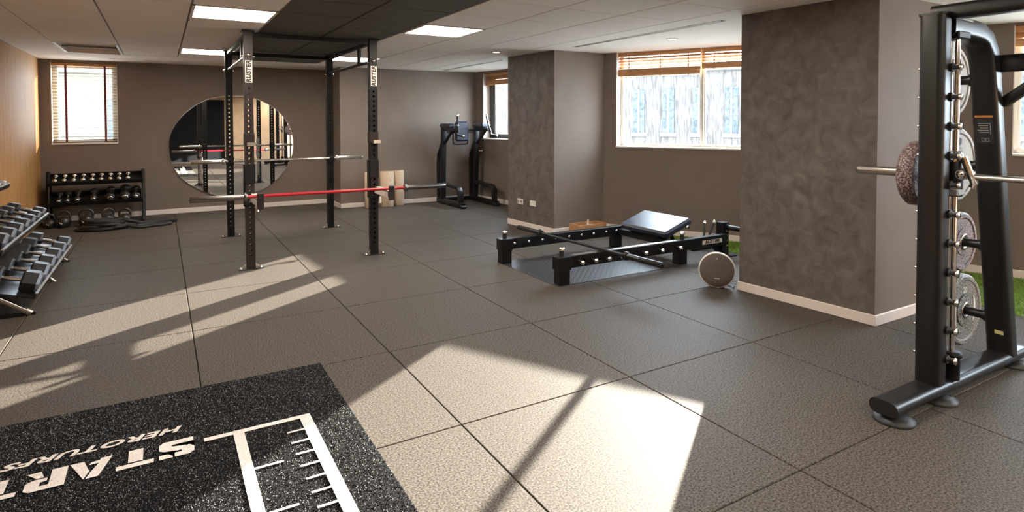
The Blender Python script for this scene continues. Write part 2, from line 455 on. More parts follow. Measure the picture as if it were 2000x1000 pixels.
# open service hatch
hx0, hx1, hy0, hy1 = X0C, X0C+PC, Y0C+8*PC, Y0C+10*PC
t = thing('service_hatch', 'open recessed service hatch in the ceiling above the window with white slatted blind', 'ceiling hatch', ((hx0+hx1)/2, (hy0+hy1)/2, ZC))
fr = MB()
for a, b, c, d in ((hx0+.006, hx1-.006, hy0+.006, hy0+.03), (hx0+.006, hx1-.006, hy1-.03, hy1-.006), (hx0+.006, hx0+.03, hy0, hy1), (hx1-.03, hx1-.006, hy0, hy1)): fr.box(a, b, c, d, ZC-.004, ZC+.12)
fr.build('frame', 'rail_white', t)
MB().box(hx0+.03, hx1-.03, hy0+.03, hy1-.03, ZC+.10, ZC+.12).build('panel', 'ceiling_tile', t)
MB().box(hx1-.07, hx1-.031, hy1-.15, hy1-.04, ZC+.05, ZC+.10, .004).build('hinge', 'vent_dark', t)
# slot vents
def slot(x0, x1, y0, y1, label):
    t = thing('slot_vent', label, 'air vent', ((x0+x1)/2, (y0+y1)/2, ZC), 0, 'linear slot vents')
    fr = MB(); lon_y = (y1-y0) > (x1-x0)
    if lon_y:
        fr.box(x0-.012, x0, y0, y1, ZC-.004, ZC); fr.box(x1, x1+.012, y0, y1, ZC-.004, ZC)
    else:
        fr.box(x0, x1, y0-.008, y0, ZC-.004, ZC); fr.box(x0, x1, y1, y1+.008, ZC-.004, ZC)
    fr.build('frame', 'ceiling_white', t)
    MB().box(x0, x1, y0, y1, ZC-.002, ZC).build('slot', 'vent_dark', t)
slot(2.935, 2.985, 1.06, 3.16, 'long dark slot vent in the ceiling in front of the widest window')
slot(2.935, 2.985, 4.88, 6.85, 'long dark slot vent in the ceiling before the far window and power tower')
for k, (a, b) in enumerate(((-1.74, -1.44), (-1.34, -1.15), (-1.05, -.85), (.05, .30))):
    slot(a, b, 7.265, 7.28, ['short ceiling slot vent nearest the left wall', 'short ceiling slot vent second from the left wall', 'short ceiling slot vent third from the left wall', 'short ceiling slot vent above the round mirror'][k])
for (x, y, lab) in ((3.42, 2.10, 'small round recessed downlight above the widest window'), (2.42, 4.05, 'small recessed downlight near the far pillar')):
    t = thing('downlight', lab, 'ceiling light', (x, y, ZC-.001), 0, 'recessed downlights')
    MB().lathe([(.058, 0), (.058, -.004), (.044, -.006), (.044, -.001)], 24).build('ring', 'rail_white', t, False)
    MB().lathe([(.043, -.002), (.0, -.0035)], 20).build('lens', 'spot_light', t, False)

# ------------------------------------------------------------------ windows
def window(name, A, d, n, s0, s1, z0, z1, mull=(), dep=.13, fw_=.045, sill=True, frm='frame_alu', transom=(), sw=.022):
    """A,d,n: wall frame; opening s0..s1, z0..z1. mull: (sa,sb) ranges."""
    root = bpy.data.objects.new(name, None); COL.objects.link(root); root.location = P3(A+d*((s0+s1)/2), z0)
    struct(root)
    def blk(mb, a, b, e0, e1, za, zb, bv=0.):
        c = A+d*((a+b)/2)+n*((e0+e1)/2)
        mb.obox(P3(c, (za+zb)/2), P3(d, 0), P3(n, 0), (0, 0, 1), abs(b-a)/2, abs(e1-e0)/2, (zb-za)/2, bv)
    f = MB()
    blk(f, s0, s0+fw_, dep, dep+.06, z0, z1); blk(f, s1-fw_, s1, dep, dep+.06, z0, z1)
    blk(f, s0, s1, dep, dep+.06, z0, z0+fw_); blk(f, s0, s1, dep, dep+.06, z1-fw_, z1)
    f.build('window_frame', frm, root)
    for a, b in mull:
        m_ = MB(); blk(m_, a, b, dep-.01, dep+.07, z0+.01, z1-.01, .004); m_.build('mullion', frm, root)
    for a, b, za, zb in transom:
        m_ = MB(); blk(m_, a, b, dep-.01, dep+.06, za, zb); m_.build('transom', frm, root)
    edges = [s0+fw_]+[q for m_ in mull for q in m_]+[s1-fw_]
    edges = [q for k in range(0, len(edges), 2) if edges[k+1]-edges[k] > .05 for q in edges[k:k+2]]
    for k in range(0, len(edges), 2):
        p = MB(); blk(p, edges[k]-.008, edges[k+1]+.008, dep+.025, dep+.033, z0+fw_-.008, z1-fw_+.008); p.build('pane', 'window_glass', root)
    for k in range(0, len(edges), 2):       # casement sash round each pane
        a, b = edges[k], edges[k+1]; q = MB()
        for (aa, bb, za, zb) in ((a, a+sw, z0+fw_, z1-fw_), (b-sw, b, z0+fw_, z1-fw_), (a, b, z0+fw_, z0+fw_+sw), (a, b, z1-fw_-sw, z1-fw_)):
            blk(q, aa, bb, dep+.004, dep+.05, za, zb)
        q.build('sash', 'frame_white', root)
    if sill:
        q = MB(); blk(q, s0-.0, s1+.0, -.02, dep+.02, z0-.004, z0+.016, .003); q.build('sill', 'white_trim', root)
    q = MB()
    blk(q, s0, s0+.008, -.003, dep, z0+.016, z1); blk(q, s1-.008, s1, -.003, dep, z0+.016, z1)
    q.build('reveal', 'white_trim', root)
    return root

_, A_, d_, n_ = wbk
window('window_1', A_, d_, n_, .28+.125, .28+.885, 1.06, 2.19, dep=.10, sill=True)
_, Af, df, nf = wfar
o_ = .28
window('window_2', Af, df, nf, far_s(6.80)+o_, far_s(4.75)+o_, 1.06, 2.19, mull=((far_s(6.715)+o_, far_s(6.635)+o_), (far_s(5.82)+o_, far_s(5.585)+o_), (far_s(5.215)+o_, far_s(4.88)+o_)), frm='vent_dark', fw_=.085, sw=.016)
_, A1, d1, n1 = w1
o1 = .30
window('window_3', A1, d1, n1, .155+o1, 2.22+o1, 1.045, 2.225, mull=((1.165+o1, 1.198+o1),), sw=.012, fw_=.030)
_, A2, d2, n2 = w2
_, A3, d3, n3 = w3
window('window_5', A3, d3, n3, .35, 2.55, 1.07, 2.20, mull=((1.43, 1.47),))
window('window_4', A2, d2, n2, .905, 2.30, 1.07, 2.20, mull=((1.57, 1.63),))

# ------------------------------------------------------------------ blinds
def wood_blind(label, A, d, n, s0, s1, zt, zb, n_open, n_stack, dep, group, cords=3):
    c0 = A+d*((s0+s1)/2)+n*dep; L = s1-s0
    t = thing('wooden_blind', label, 'blind', P3(c0, zb), 0, group)
    def bar(za, zb_, hw, tilt=0.):
        ay = P3(n, 0)*math.cos(tilt)+Vector((0, 0, 1))*math.sin(tilt); az = P3(d, 0).cross(ay)
        return MB().obox(P3(c0, (za+zb_)/2), P3(d, 0), ay, az, L/2, hw, (zb_-za)/2)
    bar(zt-.045, zt, .028).build('head_rail', 'blind_wood', t)
    zs = zb+.02+n_stack*.0085
    ga = zt-.05-zs
    sl = bar(0, .003, .025, .0); me = None
    for k in range(n_open):
        z = zs+ga*(k+.75)/(n_open+.3)
        o = bar(z-.0024, z+.0024, .025, .55).build('slat', 'blind_wood', t)
    for k in range(n_stack):
        z = zb+.022+k*.0085
        bar(z, z+.0066, .025).build('slat', 'blind_wood', t)
    bar(zb, zb+.02, .026).build('bottom_rail', 'blind_wood', t)
    for k in range(cords):
        s = s0+L*(k+.5)/cords+(.03 if k else -.03); p = A+d*s+n*(dep-.029)
        MB().obox(P3(p, (zt-.01+zb-.01)/2), P3(d, 0), P3(n, 0), (0, 0, 1), .006, .002, (zt-zb)/2).build('ladder_tape', 'blind_wood', t)
    return t
G = 'raised wooden blinds'
wood_blind('raised wooden blind over the left pane of the widest window', A1, d1, n1, .165+o1, 1.17+o1, 2.222, 1.93, 4, 8, .075, G, 3)
wood_blind('raised wooden blind over the right pane of the widest window, hanging higher', A1, d1, n1, 1.19+o1, 2.21+o1, 2.222, 1.985, 3, 6, .075, G, 3)
wood_blind('raised wooden blind on the far window behind the power tower', Af, df, nf, far_s(6.79)+o_, far_s(4.76)+o_, 2.188, 1.99, 2, 7, .07, G, 5)
wood_blind('raised wooden blind at the right edge behind the smith machine', A2, d2, n2, .915, 2.29, 2.198, 2.02, 2, 6, .07, G, 3)
# lowered venetian blind at the left window
wx0, wx1 = XL+.125+.012, XL+.885-.012
t = thing('venetian_blind', 'lowered cream venetian blind with dark red tapes in the back-left window', 'blind', ((wx0+wx1)/2, YB+.05, 1.08))
MB().box(wx0, wx1, YB+.02, YB+.075, 2.145, 2.188, .003).build('head_rail', 'blind_wood', t)
MB().box(wx0, wx1, YB+.025, YB+.07, 1.080, 1.098, .003).build('bottom_rail', 'blind_cream', t)
sm = MB().obox((0, 0, 0), (1, 0, 0), (0, math.cos(.20), -math.sin(.20)), (0, math.sin(.20), math.cos(.20)), (wx1-wx0)/2, .024, .0012).mesh('slat', 'blind_cream')
for k in range(25):
    link_mesh('slat', sm, t, (0, -.003, 1.118+k*.0415-1.08))
for x in (XL+.125+.165, XL+.885-.145):
    MB().box(x-.013, x+.013, YB+.0185, YB+.0205, 1.09, 2.16).build('tape', 'tape_red', t)

# ------------------------------------------------------------------ outside
gr = struct(MB().box(-40, 50, -40, 50, -.80, -.55).build('ground', 'pavement'), 'grey paved yard outside the windows', 'ground')
def facade(name, label, c, d, n_in, L, h, wins, m='facade_tan', th=3.0):
    c = Vector(c); d = Vector(d).normalized(); n_in = Vector(n_in).normalized()
    t = thing(name, label, 'building', P3(c, -.55))
    def blk(a, b, e0, e1, z0, z1):
        q = c+d*((a+b)/2)-n_in*((e0+e1)/2)
        return MB().obox(P3(q, (z0+z1)/2), P3(d, 0), P3(n_in, 0), (0, 0, 1), (b-a)/2, abs(e1-e0)/2, (z1-z0)/2)
    blk(-L/2, L/2, 0, th, -.55, h).build('wall', m, t)
    blk(-L/2-.1, L/2+.1, -.15, th, h, h+.25).build('roof_edge', 'facade_pale', t)
    for a, b, z0, z1 in wins:
        f = blk(a, b, -.05, .02, z0, z1).build('window', 'facade_blue', t)
        k = blk(a-.08, b+.08, -.06, .0, z0-.12, z0).build('ledge', 'facade_pale', t)
        k = blk((a+b)/2-.03, (a+b)/2+.03, -.07, .0, z0, z1).build('glazing_bar', 'facade_pale', t)
    return t
wc = W1A+W1D*1.2+W1N*13.0
facade('house', 'pale tan building with tall blue windows outside the widest window', wc, W1D, -W1N, 26, 3.0,
       [(-9.46+k*1.02, -9.06+k*1.02, .95, 2.45) for k in range(19)])
facade('house', 'pale yellow building outside the back-left window', (-5.0, 17.5), (1, .1), (0, -1), 12, 2.7,
       [(-4+k*2.2, -3.2+k*2.2, .4, 2.0) for k in range(4)], 'facade_yellow')

# ------------------------------------------------------------------ power rack
RX = (-.452, .725); RY = (3.612, 5.440); RZ = 2.205; HW = .0385
def holed_face(mb, o, ax, ay, out, w, z0, z1, pitch, zh0, zh1, r, th=.004):
    """strip of plate w wide along ax, z0..z1 along ay, with octagonal holes; o = centre line at height 0; out = outward normal."""
    o = Vector(o); ax = Vector(ax); ay = Vector(ay); out = Vector(out)
    oc = [(r*math.cos(PI/8+PI/4*i), r*math.sin(PI/8+PI/4*i)) for i in range(8)]
    hs = []; z = zh0
    while z <= zh1+1e-6: hs.append(z); z += pitch
    def rect(a, b):
        mb.add([o+ax*-w+ay*a, o+ax*w+ay*a, o+ax*w+ay*b, o+ax*-w+ay*b], [(0, 1, 2, 3)])
    rect(z0, hs[0]-pitch/2)
    rect(hs[-1]+pitch/2, z1)
    h = pitch/2
    for z in hs:
        sq = [(w, h*.4), (w*.4, h), (-w*.4, h), (-w, h*.4), (-w, -h*.4), (-w*.4, -h), (w*.4, -h), (w, -h*.4)]
        sq = [(w, h*.45), (w*.45, h), (-w*.45, h), (-w, h*.45), (-w, -h*.45), (-w*.45, -h), (w*.45, -h), (w, -h*.45)]
        inn = [o+ax*a+ay*(z+b) for a, b in oc]; outr = [o+ax*a+ay*(z+b) for a, b in sq]
        cor = [o+ax*w+ay*(z+h), o+ax*-w+ay*(z+h), o+ax*-w+ay*(z-h), o+ax*w+ay*(z-h)]
        bk = [p-out*th for p in inn]
        P = inn+outr+cor+bk
        fs = [(i, 8+i, 8+(i+1) % 8, (i+1) % 8) for i in range(8)]
        fs += [(8, 16, 9), (10, 17, 11), (12, 18, 13), (14, 19, 15)]
        fs += [(i, (i+1) % 8, 20+(i+1) % 8, 20+i) for i in range(8)]
        mb.add(P, fs)
rack = thing('power_rack', 'tall black four-post power rack bolted to the floor under the black ceiling strip', 'power rack', (.136, 4.526, 0))
LOGO = []
for ix, x in enumerate(RX):
    for iy, y in enumerate(RY):
        mb = MB()
        for ax, out in (((1, 0, 0), (0, -1, 0)), ((1, 0, 0), (0, 1, 0)), ((0, 1, 0), (1, 0, 0)), ((0, 1, 0), (-1, 0, 0))):
            holed_face(mb, Vector((x, y, 0))+Vector(out)*HW, ax, (0, 0, 1), out, HW, .006, RZ, .05, .13, 1.68, .0125)
        mb.add([(x-HW, y-HW, RZ), (x+HW, y-HW, RZ), (x+HW, y+HW, RZ), (x-HW, y+HW, RZ)], [(0, 1, 2, 3)])
        me = mb.mesh('post', 'brown_black_steel' if (ix == 0 and iy == 0) else 'black_steel', rack.location, fix=False)
        post = bpy.data.objects.new('post', me); COL.objects.link(post); post.parent = rack
        # foot: base plate with gussets and bolts
        MB().box(x-.11, x+.11, y-.05, y+.05, 0, .006, .002).build('base_plate', 'black_steel', rack)
        g = MB()
        for s_ in (-1, 1):
            g.prism([(0, 0), (.07, 0), (0, .05)], (x+s_*HW, y-.02, .006), (s_, 0, 0), (0, 0, 1), (0, .006, 0))
        g.build('gusset', 'steel', rack)
        for s_ in (-1, 1):
            MB().lathe([(.011, 0), (.011, .009), (.006, .013), (.006, .02), (0, .02)], 8, (x+s_*.088, y-.028, .006)).build('anchor_bolt', 'chrome', rack)
        MB().box(x-.055, x+.055, y-.055, y+.055, RZ, RZ+.008, .002).build('top_cap', 'black_steel', rack)
# top and side members
for y in RY:
    MB().box(RX[0]+HW, RX[1]-HW, y-.022, y+.022, RZ-.045, RZ-.001, .003).build('top_beam', 'black_steel', rack)
for x in RX:
    MB().box(x-.02, x+.02, RY[0]+HW, RY[1]-HW, RZ-.04, RZ-.001, .003).build('side_beam', 'black_steel', rack)
    MB().cyl((x, RY[0]+HW, 1.99), (x, RY[1]-HW, 1.99), .016).build('pull_up_bar', 'silver_bar' if x < 0 else 'black_steel', rack)
    MB().box(x-.012, x+.012, 4.05, 4.12, 1.985, RZ-.03).build('strut', 'black_steel', rack)
    for y, s_ in ((RY[0], -1), (RY[1], -1)):
        for z in (1.99,):
            MB().lathe([(.017, 0), (.017, .012), (.009, .02), (0, .02)], 8, (x, y+s_*HW, z), (0, -1, 0)).build('bolt', 'chrome', rack)
            MB().lathe([(.014, 0), (.014, .012), (.008, .02), (0, .02)], 8, (x+HW, y, z-.01), (1, 0, 0)).build('bolt', 'chrome', rack)
            MB().lathe([(.014, 0), (.014, .012), (.008, .02), (0, .02)], 8, (x-HW, y, z-.01), (-1, 0, 0)).build('bolt', 'chrome', rack)
    dh = MB()
    for z in (2.10, 2.13): dh.cyl((x, RY[0]-HW-.0015, z), (x, RY[0]-HW+.002, z), .009, n=10)
    dh.build('pin_hole', 'ink', rack)
    # logo plate
    pl = MB().box(x-.030, x+.032, RY[0]-HW-.003, RY[0]-HW, 1.735, 1.94, .001).build('logo_plate', 'sticker_white', rack)
    tm = text_mesh('logo_lettering', 'RUSTER', .055, 'ink', .0006, .0028, .12, spacing=1.06)
    place_text('logo_lettering', tm, pl, (x+.001, RY[0]-HW-.0036, 1.8375), (0, 0, 1), (-1, 0, 0))
    # J-cup on the front posts
    s_ = 1
    c = MB(); c.box(x-HW-.006, x+HW+.006, RY[0]-HW-.006, RY[0]+HW+.004, 1.155, 1.265, .003)
    c.build('j_cup_sleeve', 'brown_black_steel', rack)
    c = MB(); c.box(x-.03, x+.045, RY[0]-HW-.075, RY[0]-HW-.006, 1.150, 1.160, .002); c.box(x-.03, x+.045, RY[0]-HW-.081, RY[0]-HW-.075, 1.150, 1.185, .002)
    c.build('j_cup_lip', 'steel', rack)
    # safety spotter arm carrying the red barbell
    c = MB(); c.box(x-HW-.008, x+HW+.008, RY[0]-HW-.008, RY[0]+HW+.008, .585, .625, .003); c.box(x-HW-.008, x+HW+.008, RY[0]-HW-.008, RY[0]+HW+.008, .80, .98, .003)
    c.box(x-HW-.012, x-HW-.004, RY[0]-.03, RY[0]+HW+.01, .585, .98, .002)
    c.build('arm_bracket', 'black_steel', rack)
    MB().box(x+.004, x+.054, 3.13, RY[0]-HW, .640, .698, .004).build('spotter_arm', 'black_steel', rack)
    MB().box(x+.004, x+.054, 3.16, RY[0]-HW-.01, .698, .706, .001).build('arm_liner', 'uhmw', rack)
    MB().box(x-.002, x+.002, 3.16, RY[0]-HW-.01, .64, .69).build('side_liner', 'uhmw', rack)
    MB().box(x+.0, x+.058, 3.115, 3.130, .615, .755, .003).build('arm_stop', 'brown_black_steel', rack)
    MB().lathe([(.013, 0), (.013, .06), (.009, .066), (0, .066)], 10, (x+HW+.018, RY[0]-.05, .535)).build('release_pin', 'uhmw', rack)
    # J-cup on the rear posts
    c = MB(); c.box(x-HW-.006, x+HW+.006, RY[1]-HW-.006, RY[1]+HW+.004, .86, .95, .003); c.box(x-.03, x+.03, RY[1]-HW-.085, RY[1]-HW-.006, .878, .888, .002); c.box(x-.03, x+.03, RY[1]-HW-.091, RY[1]-HW-.085, .878, .925, .002)
    c.build('rear_j_cup', 'black_steel', rack)

# ------------------------------------------------------------------ barbells
def barbell(label, c, axis, L, sl, r, rs, shaft, sleeve, group='barbells'):
    c = Vector(c); a = Vector(axis).normalized()
    t = thing('barbell', label, 'barbell', c, 0, group)
    MB().cyl(c-a*(L/2-sl), c+a*(L/2-sl), r).build('shaft', shaft, t)
    for s_ in (-1, 1):
        MB().lathe([(rs, 0), (rs, sl-.006), (rs-.005, sl), (0, sl)], 18, c+a*(s_*(L/2-sl)), a*s_).build('sleeve', sleeve, t)
        MB().lathe([(rs+.004, -.014), (rs+.013, -.010), (rs+.013, .012), (rs+.004, .016)], 18, c+a*(s_*(L/2-sl)), a*s_).build('collar', sleeve, t)
    return t
barbell('barbell with red shaft and dark grey sleeves lying on the rack spotter arms', ((-.962+1.349)/2, 3.20, .7205), (1, 0, -.0015), 2.311, .43, .0145, .0245, 'red_paint', 'dark_sleeve')
barbell('plain silver barbell hooked on the two rear posts of the rack', (.128, RY[1]-HW-.045, .9035), (1, 0, 0), 1.99, .335, .0145, .0235, 'silver_bar', 'silver_bar')

# ------------------------------------------------------------------ mirror
mp = [(-1.064, .942), (-1.054, 1.134), (-.998, 1.291), (-.888, 1.448), (-.731, 1.599), (-.539, 1.708), (-.361, 1.755), (-.163, 1.770), (.005, 1.764), (.145, 1.730), (.310, 1.655), (.460, 1.550), (.579, 1.413), (.655, 1.270), (.697, 1.087), (.697, .934), (.662, .763), (.588, .612), (.460, .455), (.298, .322), (.106, .245), (-.130, .207), (-.370, .218), (-.544, .271), (-.712, .365), (-.872, .487), (-.978, .633), (-1.040, .784)]
def smooth_loop(p, k=3):
    n = len(p); out = []
    for i in range(n):
        a, b, c, d = [Vector(p[(i+j-1) % n]) for j in range(4)]
        for q in range(k):
            u = q/k; out.append(tuple(.5*((2*b)+(-a+c)*u+(2*a-5*b+4*c-d)*u*u+(-a+3*b-3*c+d)*u**3)))
    return out
mp = smooth_loop(mp)
t = thing('wall_mirror', 'large rounded frameless wall mirror on the back wall behind the rack', 'mirror', (-.18, YB-.01, .207))
MB().prism(mp[::-1], (0, YB-.018, 0), (1, 0, 0), (0, 0, 1), (0, .016, 0)).build('edge', 'mirror_edge', t)
cxm, czm = -.18, .985
MB().prism([(cxm+(a-cxm)*.992, czm+(b-czm)*.992) for a, b in mp][::-1], (0, YB-.0200, 0), (1, 0, 0), (0, 0, 1), (0, .0015, 0)).build('glass', 'mirror_glass', t)

# ------------------------------------------------------------------ round-dumbbell stand at the back
t = thing('dumbbell_stand', 'low black two-shelf stand of small dumbbells against the back wall', 'dumbbell stand', (-1.92, 7.50, 0))
for x in (-2.455, -1.385):
    g = MB(); g.sweep([(x, 7.30, 0), (x, 7.36, .10), (x, 7.52, .70)], rrect(.02, .03, .008, 2), ref=(1, 0, 0)); g.build('leg', 'black_steel', t)
    g = MB(); g.sweep([(x, 7.72, 0), (x, 7.66, .30), (x, 7.55, .69)], rrect(.02, .025, .008, 2), ref=(1, 0, 0)); g.build('leg', 'black_steel', t)
    MB().box(x-.021, x+.021, 7.28, 7.74, 0, .03, .006).build('foot', 'black_steel', t)
    MB().box(x-.021+.04*(x < -2), x-.018+.04*(x < -2), 7.36, 7.40, .06, .52).build('edge_strip', 'steel', t)
sa = .42
def tray(y, z, dy, name='shelf'):
    ay = Vector((0, math.cos(sa), math.sin(sa))); az = Vector((0, -math.sin(sa), math.cos(sa)))
    c = Vector((-1.92, y, z)); g = MB(); g.obox(c, (1, 0, 0), ay, az, .535, dy, .006)
    g.obox(c-ay*dy+az*.018, (1, 0, 0), ay, az, .535, .006, .024); g.obox(c+ay*dy+az*.018, (1, 0, 0), ay, az, .535, .006, .03)
    g.build(name, 'black_steel', t); return c, ay, az
tc, tay, taz = tray(7.46, .585, .115); mc, may, maz = tray(7.44, .330, .14)
def round_dumbbell(r, L, m, mc_, hr=.012):
    t = thing('round_dumbbell', '', 'dumbbell')
    MB().cyl((0, -L/2, 0), (0, L/2, 0), hr, n=10).build('handle', 'chrome', t, False)
    for s_ in (-1, 1):
        MB().lathe([(.0, 0), (r*.72, .0), (r, r*.35), (r, r*1.0), (r*.66, r*1.3), (0, r*1.32)], 18, (0, s_*(L/2-r*.7), 0), (0, s_, 0)).build('head', m, t, False)
        MB().lathe([(r*.62, 0), (r*.62, .004), (r*.3, .008), (0, .008)], 14, (0, s_*(L/2+r*.62), 0), (0, s_, 0)).build('end_cap', mc_, t, False)
    return t
ords = ['first', 'second', 'third', 'fourth', 'fifth', 'sixth', 'seventh', 'eighth', 'ninth']
base = round_dumbbell(.029, .125, 'chrome', 'chrome')
for k in range(9):
    o = base if k == 0 else copy_tree(base)
    p = tc+Vector((-2.372+k*.1015+1.92, 0, 0))+taz*.0355
    o.location = p; o.rotation_euler = (sa, 0, 0)
    tag(o, 'small chrome dumbbell, %s from the left wall on the top shelf' % ords[k], 'dumbbell', 'chrome dumbbells on the top shelf')
for k, (x, r) in enumerate(((-2.33, .036), (-2.24, .038), (-2.130, .042), (-1.955, .050), (-1.765, .058), (-1.595, .066))):
    o = round_dumbbell(r, .155+r*.6, 'iron', 'chrome', .014)
    o.location = mc+Vector((x+1.92, 0, 0))+maz*(r+.0065); o.rotation_euler = (sa, 0, 0)
    tag(o, 'black dumbbell with chrome end caps, %s from the left wall on the lower shelf' % ords[k], 'dumbbell', 'black dumbbells on the lower shelf')
o = round_dumbbell(.054, .18, 'iron', 'chrome', .014); o.location = mc+Vector((-1.473+1.92, 0, 0))+maz*.0605; o.rotation_euler = (sa, 0, 0)
tag(o, 'black dumbbell with chrome end caps at the right end of the lower shelf', 'dumbbell', 'black dumbbells on the lower shelf')

# kettlebells
def kettlebell(r, label, loc, rz):
    t = thing('kettlebell', label, 'kettlebell', loc, rz, 'kettlebells on the floor')
    prof = [(r*.55, 0), (r*.85, r*.25), (r, r*.75), (r*.97, r*1.1), (r*.75, r*1.5), (r*.4, r*1.72), (0, r*1.76)]
    MB().lathe(prof, 24).build('body', 'iron', t, False)
    w = r*.72
    pth = [(-w, 0, r*1.15), (-w*1.12, 0, r*1.7), (-w*1.05, 0, r*2.15), (-w*.6, 0, r*2.48), (0, 0, r*2.55), (w*.6, 0, r*2.48), (w*1.05, 0, r*2.15), (w*1.12, 0, r*1.7), (w, 0, r*1.15)]
    MB().tube(pth, .016, 10).build('handle', 'iron', t, False)
    # white slash mark
    mk = MB(); pts = [(-.50, .10), (-.44, -.20), (-.16, -.32), (.80, .30), (-.14, -.12), (-.36, -.10)]
    def on(u, v): # wrap on the front of the body
        z = r*.95+v*r; rr = r*1.012; x = u*r; return (x, -math.sqrt(max(rr*rr-x*x, 0)), z)
    A = [on(u, v) for u, v in pts]; mk.add(A, [(0, 1, 5), (1, 2, 4), (1, 4, 5), (2, 3, 4)]); mk.build('mark', 'logo_white', t, False)
    return t
kettlebell(.068, 'smallest kettlebell, half hidden at the left end of the row', (-2.415, 7.235, 0), .1)
kettlebell(.082, 'black kettlebell with white mark second from the left wall', (-2.265, 7.205, 0), 0)
kettlebell(.088, 'black kettlebell with white mark behind the heaped rope', (-2.02, 7.16, 0), 0)
kettlebell(.084, 'black kettlebell behind the rope, second from the right end of the row', (-1.785, 7.17, 0), .6)
kettlebell(.078, 'black kettlebell with white mark at the right end of the row', (-1.595, 7.16, 0), 0)

# battle rope heaped on the floor
def cr(p, k=6):
    P = [Vector(q) for q in p]; out = []
    for i in range(len(P)-1):
        a, b, c, d = P[max(i-1, 0)], P[i], P[i+1], P[min(i+2, len(P)-1)]
        for q in range(k):
            u = q/k; out.append(.5*((2*b)+(-a+c)*u+(2*a-5*b+4*c-d)*u*u+(-a+3*b-3*c+d)*u**3))
    out.append(P[-1]); return out
pts = []; rr = random.Random(3)
for k in range(9):
    z = .02+.013*k; f = 1-.045*k
    for a in (0, 1, 2, 3, 4, 5):
        an = a*PI/3+.25*k
        pts.append((-1.80+.27*f*math.cos(an)+rr.uniform(-.04, .04), 6.72+.135*f*math.sin(an)+rr.uniform(-.025, .025), z+rr.uniform(0, .008)))
pts += [(-1.50, 6.78, .08), (-1.36, 6.86, .03), (-1.22, 6.98, .02), (-1.10, 6.99, .02)]
t = thing('battle_rope', 'thick black battle rope heaped on the floor before the kettlebells', 'rope', (-1.75, 6.72, 0))
MB().tube(cr(pts, 4), .019, 8).build('strand', 'rope_black', t)
MB().tube(cr([(-1.55, 6.64, .05), (-1.42, 6.60, .02), (-1.25, 6.66, .019), (-1.10, 6.70, .019), (-1.06, 6.76, .02), (-1.14, 6.80, .02), (-1.28, 6.78, .02), (-1.45, 6.72, .03)], 5), .019, 8).build('loose_loop', 'rope_black', t)
MB().tube(cr([(-1.10, 6.99, .02), (-1.03, 6.97, .02), (-.99, 6.95, .021)], 4), .023, 10).build('grip', 'black_plastic', t)
MB().tube(cr([(-1.45, 6.93, .03), (-1.30, 7.05, .02), (-1.16, 7.12, .02), (-1.08, 7.15, .02)], 5), .019, 8).build('strand_end', 'rope_black', t)

# ------------------------------------------------------------------ hex dumbbell rack on the left
HR0, HR1 = 2.92, 4.88
t = thing('hex_dumbbell_rack', 'three-tier black dumbbell rack along the wood-panelled left wall', 'dumbbell rack', (-2.25, 3.9, 0))
TI = [(-1.95, .125, .40), (-2.13, .455, .40), (-2.385, .775, .155)]     # front lip x, z, depth
ts = .28
TR = []
for k, (xf, z, dp) in enumerate(TI):
    ax = Vector((-math.cos(ts), 0, math.sin(ts))); az = Vector((math.sin(ts), 0, math.cos(ts)))
    h1 = HR1 if k < 2 else HR1-.16; c = Vector((xf, (HR0+h1)/2, z)); L = (h1-HR0)/2
    g = MB(); g.obox(c+ax*(dp/2), ax, (0, 1, 0), az, dp/2, L, .006)
    g.obox(c+az*.012, ax, (0, 1, 0), az, .004, L, .020); g.obox(c+ax*dp+az*.02, ax, (0, 1, 0), az, .006, L, .03)
    g.build('shelf', 'black_satin', t); TR.append((c, ax, az))
    MB().obox(c+az*.0335, ax, (0, 1, 0), az, .008, L, .003).build('shelf_lip', 'sticker_grey', t)
for y in (HR0+.05, HR1-.05):
    g = MB(); g.sweep([(-2.50, y, .0), (-2.52, y, .95)], rrect(.03, .025, .006, 2), ref=(0, 1, 0)); g.build('upright', 'black_steel', t)
    g = MB(); g.sweep([(-2.18, y-.01, .16), (-1.975, y-.01, .012)], rrect(.022, .018, .006, 2), ref=(0, 1, 0)); g.build('leg', 'steel', t)
    MB().box(-2.54, -1.95, y-.02, y+.02, 0, .02, .004).build('foot', 'black_steel', t)
    for k, (c, ax, az) in enumerate(TR):
        p = c+ax*TI[k][2]*.9; 
        if p.x > -2.47: MB().box(-2.50, p.x, y-.012, y+.012, p.z-.03, p.z-.008).build('shelf_bracket', 'black_steel', t)
MB().sweep([(-1.965, 3.96, 0), (-2.10, 3.96, .15)], rrect(.018, .014, .005, 2), ref=(0, 1, 0)).build('leg', 'steel', t)
